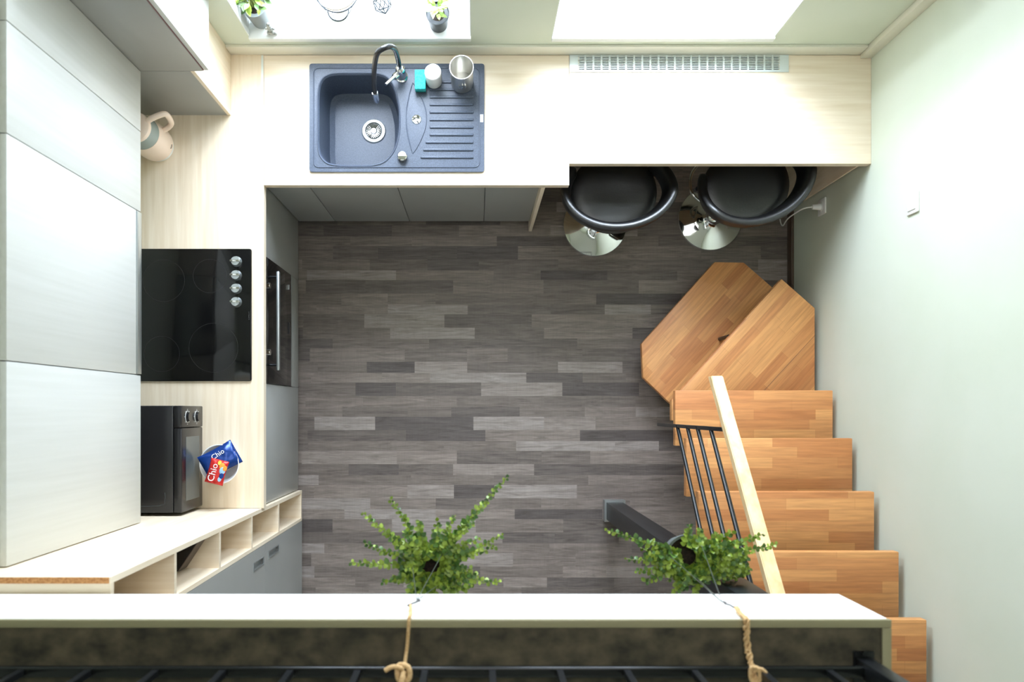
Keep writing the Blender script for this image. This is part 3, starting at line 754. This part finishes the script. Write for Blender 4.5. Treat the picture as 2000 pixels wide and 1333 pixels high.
T.part('spout', MB().lathe([(0, 0), (0.0105, 0), (0.0135, 0.012), (0.0125, 0.056), (0, 0.056)], (0, 0, 0), 20, Matrix.Translation((-0.4275, 1.336, 1.010)) @ (Vector((-0.0025, 0.018, 0.062)).to_track_quat('Z', 'Y').to_matrix().to_4x4())), M['chrome'])

# ------------------------------------------------------------------ sponge, candle, steel cup
zz = ZR+0.0056
T = Thing('sponge', 'turquoise dish sponge standing on the sink between tap and white candle', 'sponge', (-0.246, 1.46, zz))
T.part('foam', MB().box(-0.270, -0.222, 1.414, 1.500, zz+0.009, zz+0.040, 0.004), M['teal'])
T.part('scouring_pad', MB().box(-0.269, -0.223, 1.415, 1.499, zz, zz+0.009, 0.001), M['teal_dark'], label='dark green scouring pad')
T = Thing('candle', 'white pillar candle standing on the sink between sponge and steel cup', 'candle', (-0.187, 1.466, zz))
T.part('wax', MB().lathe([(0, 0), (0.034, 0), (0.036, 0.004), (0.036, 0.090), (0.033, 0.094), (0.014, 0.092), (0, 0.091)], (-0.187, 1.466, zz), 36), M['wax'])
T.part('wick', MB().cyl(-0.187, 1.466, zz+0.090, zz+0.099, 0.0012, 8), mat('wick', rgb(150, 140, 120), 0.9))
ux, uy = -0.062, 1.458
T = Thing('steel_cup', 'open stainless steel utensil cup standing on the sink drainer', 'cup', (ux, uy, zz))
T.part('cup_body', MB().lathe([(0, 0.001), (0.047, 0.001), (0.0485, 0.003), (0.0495, 0.150), (0.0515, 0.152), (0.0515, 0.156), (0.0490, 0.156), (0.0475, 0.148), (0.0465, 0.005), (0, 0.005)], (ux, uy, zz), 48), M['steel'])
for k in (-1, 0, 1):
    a = -PI/2+k*0.26+0.05
    T.part('slot', MB().rod((ux+0.0498*math.cos(a), uy+0.0498*math.sin(a), zz+0.055+0.008*abs(k)), (ux+0.0498*math.cos(a), uy+0.0498*math.sin(a), zz+0.095-0.008*abs(k)), 0.0032, 8), M['chrome'])

# ------------------------------------------------------------------ leaves and plants
def leaf(mb, p, d, up, L, W, cup=0.15):
    """small pointed-oval leaf, folded along its midrib"""
    d = d.normalized(); s_ = d.cross(up)
    if s_.length < 1e-3: s_ = d.cross(Vector((1, 0, 0)))
    s_.normalize(); n_ = s_.cross(d)
    prof = ((0, 0.10), (0.25, 0.8), (0.55, 1.0), (0.82, 0.62), (1.0, 0.04))
    mid = []; lf = []; rt = []
    for t_, w_ in prof:
        c_ = p + d*(L*t_) - n_*(L*0.18*t_*t_)
        mid.append(mb.bm.verts.new(c_)); e = n_*(cup*W*w_)
        lf.append(mb.bm.verts.new(c_ + s_*(W*w_/2) + e)); rt.append(mb.bm.verts.new(c_ - s_*(W*w_/2) + e))
    for i in range(4):
        mb._tag([mb.bm.faces.new((mid[i], mid[i+1], lf[i+1], lf[i])), mb.bm.faces.new((rt[i], rt[i+1], mid[i+1], mid[i]))])

def trailing_plant(cx, cy, zr, label, stems, hook, seed, hooktop, potr=0.058, potm='pot_black'):
    rnd = random.Random(seed)
    T = Thing('hanging_planter', label, 'hanging plant', (cx, cy, zr-0.10), 'trailing plants hung from the loft edge')
    pot = T.part('pot', MB().lathe([(0, -0.095), (potr*0.72, -0.095), (potr*0.95, -0.01), (potr*1.06, -0.008), (potr*1.06, 0.002), (potr*0.93, 0.002), (potr*0.90, -0.02), (0, -0.022)], (cx, cy, zr), 40), M[potm])
    T.part('soil', MB().lathe([(0, -0.012), (potr*0.89, -0.018), (potr*0.89, -0.022)], (cx, cy, zr), 24), M['soil'], pot)
    lf = MB(); stb = MB()
    for (dx_, dy_, dz_, big) in stems:
        a0 = math.atan2(dy_, dx_) + rnd.uniform(-0.4, 0.4)
        p0 = Vector((cx+potr*0.5*math.cos(a0), cy+potr*0.5*math.sin(a0), zr-0.01))
        p3 = Vector((cx+dx_, cy+dy_, zr+dz_))
        L = (p3-p0).length
        p1 = p0 + Vector((dx_*0.2, dy_*0.2, 0.045+0.02*rnd.random())); p2 = p0.lerp(p3, 0.62) + Vector((rnd.uniform(-.012, .012), rnd.uniform(-.012, .012), 0.03))
        pts = []
        nn = max(6, int(L/0.012))
        for k in range(nn+1):
            t_ = k/nn
            pts.append(((1-t_)**3)*p0 + 3*((1-t_)**2)*t_*p1 + 3*(1-t_)*t_*t_*p2 + t_**3*p3 + Vector((0.0, 0.0, 0.003*math.sin(k*1.3))))
        stb.tube(pts, 0.0013, 5)
        nl = max(8, int(L/0.0052))
        for k in range(nl):
            t_ = 0.12+0.88*k/nl; q = t_*nn; i = min(int(q), nn-1); p = pts[i].lerp(pts[i+1], q-i)
            tan = (pts[i+1]-pts[i]).normalized()
            a = k*2.4+rnd.random(); side = tan.cross(Vector((0, 0, 1)))
            if side.length < 1e-3: side = Vector((1, 0, 0))
            side.normalize(); upv = side.cross(tan)
            d = (side*math.cos(a) + upv*math.sin(a)*0.8 + Vector((0, 0, 0.35)) + tan*0.4)
            sz = big*(1.0-0.55*t_)*rnd.uniform(0.8, 1.25)
            lf.mi = 0 if rnd.random() < 0.62 else 1
            leaf(lf, p, d, Vector((rnd.uniform(-.3, .3), rnd.uniform(-.3, .3), 1)), sz, sz*0.82)
    T.part('foliage', lf, [M['leaf1'], M['leaf2']], angle=180)
    T.part('stems', stb, M['stem'])
    wr = MB(); hk = Vector(hook)
    for k in range(3):
        a = k*2*PI/3+0.9
        wr.tube([(cx+potr*1.03*math.cos(a), cy+potr*1.03*math.sin(a), zr-0.002), hk], 0.0011, 6)
    T.part('hanger_wires', wr, M['wire'])
    ht = Vector(hooktop)
    T.part('hook', MB().tube([hk+Vector((0.004, 0, -0.006)), hk+Vector((0.008, 0.0, 0.004)), hk+Vector((0.002, 0.0, 0.012)), hk.lerp(ht, 0.6), ht+Vector((-0.006, 0, -0.002)), ht+Vector((-0.004, 0, 0.006)), ht+Vector((0.003, 0, 0.004))], 0.0022, 8, sm=4), M['hook_metal'])
    return T

def px2(dx, dy, s=672.0): return (dx/s, -dy/s)
rnd = random.Random(4)
st1 = []
for (dx, dy, dz) in ((-165, -3, -0.02), (-135, -108, 0.03), (-82, -135, 0.02), (150, -180, 0.05), (140, -68, 0.05), (135, 30, 0.02), (-135, -45, 0.0), (-100, -80, 0.03),
                     (-55, -75, 0.06), (15, -85, 0.05), (48, -105, 0.05), (95, -60, 0.03), (85, -90, 0.07), (80, 5, 0.02), (-100, 35, 0.0), (128, -38, 0.0), (110, -130, 0.06)):
    x_, y_ = px2(dx, dy); st1.append((x_, y_, dz, 0.023))
for k in range(58):
    a = rnd.uniform(0, 2*PI); r_ = rnd.uniform(0.05, 0.145); st1.append((r_*math.cos(a), r_*math.sin(a), rnd.uniform(-0.05, 0.06), 0.026))
st2 = []
for (dx, dy, dz) in ((-165, -52, 0.0), (-125, 5, 0.0), (-105, 30, 0.0), (-75, -35, 0.03), (160, -32, 0.08), (140, -50, 0.05), (-5, -70, 0.06), (15, -62, 0.07), (25, -45, 0.05), (110, 15, 0.0), (90, 30, 0.0), (125, -10, 0.02), (60, -30, 0.04), (-40, 50, 0.0)):
    x_, y_ = px2(dx, dy); st2.append((x_, y_, dz, 0.024))
for k in range(58):
    a = rnd.uniform(PI*0.95, 2.15*PI) if k % 4 else rnd.uniform(-0.3, 0.9); r_ = rnd.uniform(0.05, 0.16)
    st2.append((r_*math.cos(a)+0.02, r_*math.sin(a)*0.8, rnd.uniform(-0.05, 0.05), 0.027))
for (dx, dy) in ((70, 25), (95, 18), (115, 32), (85, 42), (60, 50), (125, 5), (40, 55), (105, 48), (75, 0), (130, 22), (20, 50), (-20, 45), (-70, 35), (-90, 48)):
    x_, y_ = px2(dx, dy); st2.append((x_, y_, rnd.uniform(-0.02, 0.03), 0.028))
Y_H = Y_LOFT+0.012
trailing_plant(-0.130, -0.455, 2.075, 'bushy trailing plant hung in front of the loft edge, centre of the room', st1, (-0.146, Y_H, 2.45), 3, (-0.157, Y_H, 2.498))
trailing_plant(0.628, -0.433, 2.045, 'bushy trailing plant with visible black pot rim hung beside the stair railing', st2, (0.598, Y_H, 2.47), 5, (0.615, Y_H, 2.512), 0.060, 'pot_slate')

def twine(label, x0, xr, seed, ztop, frayed, hx, hz):
    rnd = random.Random(seed)
    T = Thing('twine', label, 'twine', (x0, -0.58, Z_LOFT_T))
    zt = Z_LOFT_T+0.0045
    base = [Vector((hx, Y_H, hz)), Vector((x0, Y_LOFT+0.007, Z_LOFT_T-0.03)), Vector((x0, Y_LOFT+0.005, zt)), Vector(((x0+xr)/2, -0.53, zt)), Vector((xr, -0.575, Z_LOFT_T+0.03)), Vector((xr+0.004, -0.60, Z_LOFT_T+0.05))]
    if not frayed:
        T.part('cord', MB().tube(base, 0.0042, 8, sm=8), M['twine'])
        kn = MB()
        kn.tube([Vector((xr-0.012, -0.565, Z_LOFT_T+0.045)), Vector((xr+0.010, -0.566, Z_LOFT_T+0.052)), Vector((xr+0.012, -0.590, Z_LOFT_T+0.058)), Vector((xr-0.010, -0.592, Z_LOFT_T+0.055))], 0.0062, 8, True, sm=5)
        kn.tube([Vector((xr, -0.570, Z_LOFT_T+0.052)), Vector((xr-0.022, -0.562, Z_LOFT_T+0.060)), Vector((xr-0.040, -0.570, Z_LOFT_T+0.062))], 0.0052, 8, sm=5)
        kn.tube([Vector((xr, -0.575, Z_LOFT_T+0.052)), Vector((xr-0.003, -0.592, Z_LOFT_T+0.066)), Vector((xr-0.006, -0.606, Z_LOFT_T+0.064))], 0.0072, 8, sm=5)
        T.part('knot', kn, M['twine'])
    else:
        tb = MB()
        for ph in (0, 2.1, 4.2):
            pts = []
            for k in range(70):
                t_ = k/69*(len(base)-1); i = min(int(t_), len(base)-2); p = base[i].lerp(base[i+1], t_-i)
                w_ = 0.0046 if k > 22 else 0.003
                pts.append(p + Vector((w_*math.cos(k*0.62+ph)+0.002*rnd.uniform(-1, 1), 0.001*rnd.uniform(-1, 1), 0.002+w_*0.8*math.sin(k*0.62+ph))))
            tb.tube(pts, 0.0032, 6)
        T.part('cord', tb, M['twine'])
        kn = MB()
        kn.tube([Vector((xr, -0.578, Z_LOFT_T+0.046)), Vector((xr+0.012, -0.568, Z_LOFT_T+0.056)), Vector((xr+0.024, -0.580, Z_LOFT_T+0.060)), Vector((xr+0.030, -0.592, Z_LOFT_T+0.052))], 0.0038, 8, sm=5)
        kn.tube([Vector((xr-0.006, -0.570, Z_LOFT_T+0.046)), Vector((xr+0.008, -0.570, Z_LOFT_T+0.054)), Vector((xr+0.008, -0.596, Z_LOFT_T+0.054)), Vector((xr-0.006, -0.596, Z_LOFT_T+0.046))], 0.0048, 8, True, sm=5)
        T.part('knot', kn, M['twine'])
twine('beige jute twine knotted to the loft railing, holding the planter in mid room', -0.152, -0.160, 1, 0, False, -0.157, 2.500)
twine('frayed jute twine tied to the loft railing, holding the planter near the stair', 0.612, 0.615, 2, 0, True, 0.615, 2.514)

# ------------------------------------------------------------------ loft railing
YR = -0.582
T = Thing('loft_railing', 'black metal railing with thin square bars standing on the dark loft floor', 'railing', (0, YR, Z_LOFT_T))
zf = Z_LOFT_T-0.004
T.part('bottom_rail', MB().box(-1.58, 0.895, YR-0.0125, YR+0.0125, zf+0.028, zf+0.046, 0.005, 3), M['rail_metal'])
T.part('top_rail', MB().box(-1.58, 0.895, YR-0.02, YR+0.02, zf+0.94, zf+0.97, 0.003), M['black_metal'])
sp = 0.1495
k = 0; xx = -0.263-8*sp
while xx < 0.88:
    T.part('baluster', MB().box(xx-0.007, xx+0.007, YR-0.007, YR+0.007, zf+0.046, zf+0.94), M['black_metal']); xx += sp
T.part('post', MB().box(0.862, 0.897, YR-0.018, YR+0.022, zf, zf+0.939, 0.002), M['black_metal'])
T.part('post', MB().box(-1.60, -1.565, YR-0.018, YR+0.022, zf, zf+0.939, 0.002), M['black_metal'])
T.part('foot_plate', MB().box(0.858, 0.905, YR-0.035, YR+0.035, zf, zf+0.004).cyl(0.8795, YR+0.03, zf+0.004, zf+0.010, 0.005, 12), M['black_metal'])

# ------------------------------------------------------------------ steel column
T = Thing('column', 'black square steel column on the floor supporting the loft beside the stair', 'column', (0.774, -0.56, 0))
T.part('shaft', MB().box(0.725, 0.818, -0.605, -0.510, 0.0, Z_LOFT_B-0.001, 0.002), M['black_metal'])
T.part('base_collar', MB().slab([0.714, 0.7245, 0.8185, 0.829], [-0.617, -0.6055, -0.5095, -0.498], {(1, 1)}, 0.0, 0.055), M['alu'], label='silver base collar')

# ------------------------------------------------------------------ staircase
RIS, GO = 0.196, 0.2262
XL, XR_ = 0.968, 1.735
def yfront(k): return 0.0996-(k-3)*GO
S = Thing('staircase', 'beech tread staircase with black rails winding up along the right wall', 'staircase', (1.35, 0.2, 0))
S.part('tread', MB().prism([(0.888, 0.360), (1.281, 0.800), (1.438, 0.797), (1.715, 0.555), (1.715, 0.44), (1.19, -0.085), (1.023, 0.058), (0.896, 0.179)], RIS-0.042, RIS, 0.004), M['tread_diag'])
T2 = S.part('tread', MB().prism([(1.5636, 0.6757), (1.7335, 0.5264), (1.7335, -0.05), (1.0, -0.05), (1.0, 0.055)], 2*RIS-0.042, 2*RIS, 0.004), M['tread_diag'])
# glue joint in the second tread
jt = MB(); a_ = Vector(((1592-930)/381.8, (803-655)/381.8, 2*RIS)); b_ = Vector(((1488-930)/381.8, (803-768)/381.8, 2*RIS))
jt.tube([a_, b_], 0.0009, 5); S.part('glue_joint', jt, M['baseboard'], T2)
for k in range(3, 13):
    yf = yfront(k)
    tr = S.part('tread', MB().box(XL, XR_, yf-0.27, yf, k*RIS-0.042, k*RIS, 0.004), M['tread' if k % 2 else 'tread_b'])
sb = MB()
for k in range(3, 13):
    yf = yfront(k)
    sb.box(1.30, 1.42, yf-0.286, yf-0.06, (k-1)*RIS-0.12, k*RIS-0.043)
sb.cyl(1.20, 0.20, 0, RIS-0.043, 0.045); sb.cyl(1.30, 0.10, RIS+0.001, 2*RIS-0.043, 0.04); sb.box(1.28, 1.44, -0.02, 0.02, 2*RIS+0.001, 3*RIS-0.043)
S.part('spine', sb, M['black_metal'])
S.part('bolt', MB().cyl(1.308, 0.386, RIS, 2*RIS-0.043, 0.010, 12), M['black_metal'])
# railing: post, four sloping bars, beech handrail
XP = 0.93
slope = RIS/GO
def zr_(z0, y): return z0 + (-0.07-y)*slope
ps = MB(); ps.box(XP-0.006, XP+0.006, -0.078, -0.062, 0.40, 1.50, 0.001); ps.box(XP, XL+0.02, -0.078, -0.062, 0.49, 0.544)
S.part('rail_post', ps, M['black_metal'])
ps = MB(); ps.box(XP-0.006, XP+0.006, -1.768, -1.752, 1.85, 2.96, 0.001); ps.box(XP, XL+0.02, -1.768, -1.752, 1.90, 1.94)
S.part('rail_post', ps, M['black_metal'])
for z0 in (0.775, 0.945, 1.100, 1.282):
    y1_ = -0.068; y2_ = -1.76
    S.part('rail_bar', MB().tube([(XP, y1_, zr_(z0, y1_)), (XP, y2_, zr_(z0, y2_))], 0.0085, 12), M['black_metal'])
def sheared_bar(xa, xb, ya, yb, z0, h_, bev=0.003):
    mb = MB(); v = []
    for y in (ya, yb):
        for x, dz in ((xa, 0), (xb, 0), (xb, h_), (xa, h_)): v.append(mb.bm.verts.new((x, y, zr_(z0, y)+dz)))
    for q in ((0,1,2,3),(7,6,5,4),(0,4,5,1),(1,5,6,2),(2,6,7,3),(3,7,4,0)): mb.bm.faces.new([v[i] for i in q])
    if bev: bmesh.ops.bevel(mb.bm, geom=mb.bm.edges[:], offset=bev, segments=2, affect='EDGES')
    return mb
hr = S.part('handrail', sheared_bar(XP-0.023, XP+0.023, 0.135, -1.80, 1.497, 0.045), M['beech'], label='pale beech handrail')
S.part('handrail_flat', sheared_bar(XP-0.015, XP+0.015, 0.10, -1.78, 1.489, 0.006, 0), M['black_metal'], hr)

# ------------------------------------------------------------------ bar stools
def build_stool(name, label, bx, by, rot, fr=0):
    T = Thing(name, label, 'bar stool', (0, 0, 0), 'black bar stools at the breakfast bar')
    T.part('base', MB().lathe([(0, 0), (0.178, 0), (0.180, 0.004), (0.176, 0.010), (0.15, 0.019), (0.10, 0.031), (0.06, 0.045), (0.042, 0.060), (0.036, 0.075), (0, 0.075)], n=64), M['chrome'], label='chrome trumpet base')
    T.part('lower_column', MB().lathe([(0, 0.076), (0.034, 0.076), (0.034, 0.082), (0.029, 0.084), (0.029, 0.33), (0.024, 0.335), (0, 0.335)], n=32), M['chrome'])
    T.part('upper_column', MB().lathe([(0, 0.336), (0.019, 0.336), (0.019, 0.545), (0, 0.545)], n=28), M['chrome'])
    fp = [(0.028, 0, 0.30), (0.06, 0.02, 0.30), (0.125, 0.07, 0.295), (0.155, 0.15, 0.292), (0.13, 0.225, 0.29), (0.06, 0.262, 0.29), (-0.01, 0.262, 0.29), (-0.085, 0.23, 0.29), (-0.13, 0.15, 0.292), (-0.105, 0.07, 0.295), (-0.05, 0.02, 0.30), (-0.028, 0, 0.30)]
    rf = Matrix.Rotation(fr, 3, 'Z')
    T.part('footrest', MB().tube([rf @ Vector(p) for p in fp], 0.0085, 12, sm=6), M['chrome'])
    T.part('seat_plate', MB().box(-0.09, 0.09, -0.09, 0.09, 0.546, 0.558, 0.003), M['black_metal'])
    T.part('height_lever', MB().tube([(0.03, 0, 0.54), (0.14, 0.02, 0.535), (0.20, 0.03, 0.53)], 0.005, 8, sm=4), M['chrome'])
    T.part('seat', MB().lathe([(0, 0.559), (0.16, 0.559), (0.198, 0.570), (0.212, 0.588), (0.210, 0.602), (0.190, 0.614), (0.14, 0.616), (0.06, 0.610), (0, 0.608)], (0, 0.01, 0), 56, sx=1.0, sy=0.93), M['leather'])
    # padded back wrapping the seat, open at the front, sinking to seat height at the arms
    mb = MB(); rings = []; NA = 60
    for i in range(NA+1):
        a = PI + (i/NA)*PI; ext = 0.72
        a = PI*1.5 + (i/NA-0.5)*(PI+2*ext)
        t_ = abs(i/NA-0.5)*2          # 0 at the back, 1 at the arm ends
        arm = max(0, (t_-0.5)/0.5); arm = arm*arm*(3-2*arm)
        rx, ry = 0.249-0.012*arm, 0.183
        c_ = Vector((rx*math.cos(a), ry*math.sin(a)+0.0, 0))
        if math.sin(a) > 0: c_.y *= 1.15
        nrm = Vector((math.cos(a)/rx, math.sin(a)/ry, 0)).normalized()
        zc = 0.715-0.07*arm; hh = 0.064-0.022*arm; th = 0.024
        end = min(1, (1-t_)/0.06); end = math.sqrt(max(0.02, 1-(1-end)**2))
        ring = []
        for k in range(16):
            b = 2*PI*k/16
            cx_, cz_ = math.cos(b), math.sin(b)
            sx_ = math.copysign(abs(cx_)**0.75, cx_)*th*end; sz_ = math.copysign(abs(cz_)**0.75, cz_)*hh*end
            ring.append(mb.bm.verts.new(c_ + nrm*(sx_ + 0.012*(sz_/hh if hh else 0)) + Vector((0, 0, zc+sz_))))
        rings.append(ring)
    for A, B in zip(rings, rings[1:]):
        for k in range(16): mb.bm.faces.new((A[k], A[(k+1) % 16], B[(k+1) % 16], B[k]))
    mb.bm.faces.new(rings[0][::-1]); mb.bm.faces.new(rings[-1])
    T.part('backrest', mb, M['leather'], angle=180)
    # side brackets between seat and back
    for sg in (-1, 1):
        T.part('arm_bracket', MB().tube([(sg*0.12, 0.06, 0.566), (sg*0.19, 0.08, 0.568), (sg*0.232, 0.09, 0.60), (sg*0.236, 0.09, 0.64)], 0.011, 10, sm=4), M['leather'])
    T.o.location = (bx, by, 0); T.o.rotation_euler = (0, 0, rot)
    return T
build_stool('bar_stool', 'black leather bar stool with chrome base, the one nearer the sink', 0.667, 1.047, math.radians(6))
build_stool('bar_stool', 'black leather bar stool with chrome base and visible footrest, nearer the right wall', 1.314, 1.080, math.radians(24), math.radians(4))

# bar side panel against the wall
single('bar_side_panel', MB().box(1.738, XE-0.0145, 1.118, 1.56, 0, ZB-0.001, 0.001), M['counter_z'], 'pale wood side panel carrying the breakfast bar at the right wall', 'panel')

# ------------------------------------------------------------------ switch, socket, plug
T = Thing('light_switch', 'white light switch on the right wall', 'light switch', (XE, 0.835, 1.235))
T.part('frame', MB().box(XE-0.009, XE-0.0005, 0.794, 0.876, 1.194, 1.276, 0.003), M['white_plastic'])
T.part('rocker', MB().box(XE-0.013, XE-0.009, 0.808, 0.862, 1.208, 1.262, 0.002), M['white_plastic'])
T = Thing('wall_socket', 'white wall socket low on the right wall beside the stool', 'socket', (XE, 1.036, 0.42))
T.part('frame', MB().box(XE-0.010, XE-0.0005, 0.995, 1.077, 0.379, 0.461, 0.003), M['white_plastic'])
T.part('insert', MB().rod((XE-0.0105, 1.036, 0.42), (XE-0.013, 1.036, 0.42), 0.022, 28), M['white_plastic'])
T = Thing('plug', 'white power plug and cable in the socket by the right stool', 'plug', (XE-0.03, 1.036, 0.42))
T.part('plug_body', MB().rod((XE-0.0135, 1.036, 0.42), (XE-0.055, 1.036, 0.42), 0.017, 20, 0.012), M['white_plastic'])
T.part('cable', MB().tube([(XE-0.055, 1.036, 0.42), (XE-0.10, 1.03, 0.40), (XE-0.11, 1.02, 0.25), (XE-0.06, 1.03, 0.05), (XE-0.06, 1.10, 0.006), (XE-0.08, 1.3, 0.006), (XE-0.07, 1.5, 0.006)], 0.0035, 8, sm=6), M['white_plastic'])

# ------------------------------------------------------------------ things on the window sill
def pot(T, x, y, r, h, m, z=ZS):
    p = T.part('pot', MB().lathe([(0, 0), (r*0.74, 0), (r*0.97, h*0.96), (r, h), (r*0.93, h), (r*0.89, h*0.9), (0, h*0.88)], (x, y, z), 36), m)
    T.part('soil', MB().lathe([(0, h*0.90), (r*0.88, h*0.89), (r*0.88, h*0.88)], (x, y, z), 20), M['soil'], p)
def leafy(T, x, y, z, n, seed, mats, L=(0.03, 0.05), spread=0.05, wr=0.5, hgt=0.09, upz=0.0):
    rnd = random.Random(seed); lf = MB(); sm_ = MB()
    for k in range(n):
        a = rnd.uniform(0, 2*PI); r_ = rnd.uniform(0.2, 1)*spread; hh = rnd.uniform(0.25, 1)*hgt
        p = Vector((x+r_*math.cos(a), y+r_*math.sin(a), z+hh))
        sm_.tube([(x+0.2*r_*math.cos(a), y+0.2*r_*math.sin(a), z-0.005), p.lerp(Vector((x, y, z+hh)), 0.4), p], 0.0012, 5)
        for q in range(2):
            a2 = a+rnd.uniform(-1.0, 1.0)
            lf.mi = 0 if rnd.random() < 0.7 else 1
            l_ = rnd.uniform(*L); leaf(lf, p, Vector((math.cos(a2), math.sin(a2), rnd.uniform(-0.3, 0.6)+upz)), Vector((0.1, 0, 1)), l_, l_*wr)
    T.part('foliage', lf, mats, angle=180); T.part('stems', sm_, M['stem'])
T = Thing('potted_plant', 'leafy green plant in a tall grey pot at the left end of the sill', 'potted plant', (-0.915, 1.668, ZS))
pot(T, -0.915, 1.668, 0.052, 0.125, M['pot_grey'])
leafy(T, -0.915, 1.668, ZS+0.115, 26, 11, [M['leaf2'], M['leaf1']], (0.03, 0.045), 0.06, 0.5, 0.085)
T = Thing('stone_figurine', 'small carved grey stone figurine standing beside the grey pot on the sill', 'figurine', (-0.866, 1.612, ZS))
f = MB()
for (x_, y_, z_, r_) in ((0, 0, 0.016, 0.016), (-0.004, 0.002, 0.040, 0.014), (-0.002, 0.002, 0.060, 0.011), (-0.002, 0.002, 0.073, 0.007), (-0.013, -0.003, 0.013, 0.011), (0.013, -0.003, 0.012, 0.011), (0.012, 0.0, 0.040, 0.007), (-0.017, 0.0, 0.040, 0.007)):
    f.lathe([(0, -r_), (r_*0.7, -r_*0.7), (r_, 0), (r_*0.7, r_*0.72), (0, r_)], (-0.866+x_, 1.612+y_, ZS+z_), 16)
T.part('figure', f, M['stone'], angle=80)
T = Thing('potted_plant', 'small plant with pale variegated leaves in a round black pot on the sill', 'potted plant', (-0.16, 1.650, ZS))
pot(T, -0.16, 1.650, 0.050, 0.095, M['pot_black'])
leafy(T, -0.16, 1.650, ZS+0.09, 15, 5, [M['leaf3'], M['leaf3']], (0.04, 0.062), 0.03, 0.34, 0.075, 1.1)
T = Thing('wire_candle_holder', 'black wire candle holder with amber wax on the sill between the two plants', 'candle holder', (-0.59, 1.685, ZS))
f = MB(); cx, cy = -0.588, 1.707
circ = lambda r, z, n=40: [(cx+r*math.cos(2*PI*k/n), cy+r*math.sin(2*PI*k/n), z) for k in range(n)]
f.tube(circ(0.044, ZS+0.003), 0.0024, 8, True); cx += 0.022; f.tube(circ(0.086, ZS+0.155), 0.0026, 8, True); f.tube(circ(0.092, ZS+0.185), 0.0014, 8, True); cx -= 0.022
for k in range(6):
    a = k*PI/3+0.3; f.tube([(cx+0.042*math.cos(a), cy+0.042*math.sin(a), ZS+0.003), (cx+0.012+0.072*math.cos(a), cy+0.072*math.sin(a), ZS+0.09), (cx+0.022+0.086*math.cos(a), cy+0.086*math.sin(a), ZS+0.155)], 0.0015, 6, sm=4)
T.part('wire_frame', f, M['dark_wire'])
T.part('wax', MB().lathe([(0, 0.100), (0.062, 0.100), (0.074, 0.136), (0.070, 0.138), (0, 0.138)], (cx+0.018, cy, ZS), 40), M['candle'])
T = Thing('wire_ornament', 'small geometric wire ornament on the sill right of the candle holder', 'ornament', (-0.397, 1.735, ZS))
f = MB(); cx, cy = -0.395, 1.715
V = [Vector((cx, cy, ZS+0.002)), Vector((cx, cy, ZS+0.085))]
ring1 = [Vector((cx+0.036*math.cos(k*2*PI/5), cy+0.036*math.sin(k*2*PI/5), ZS+0.028)) for k in range(5)]
ring2 = [Vector((cx+0.036*math.cos((k+.5)*2*PI/5), cy+0.036*math.sin((k+.5)*2*PI/5), ZS+0.060)) for k in range(5)]
for k in range(5):
    for a, b in ((V[0], ring1[k]), (V[1], ring2[k]), (ring1[k], ring1[(k+1) % 5]), (ring2[k], ring2[(k+1) % 5]), (ring1[k], ring2[k]), (ring1[(k+1) % 5], ring2[k])): f.rod(a, b, 0.0019, 6)
T.part('wire_frame', f, M['dark_wire'])
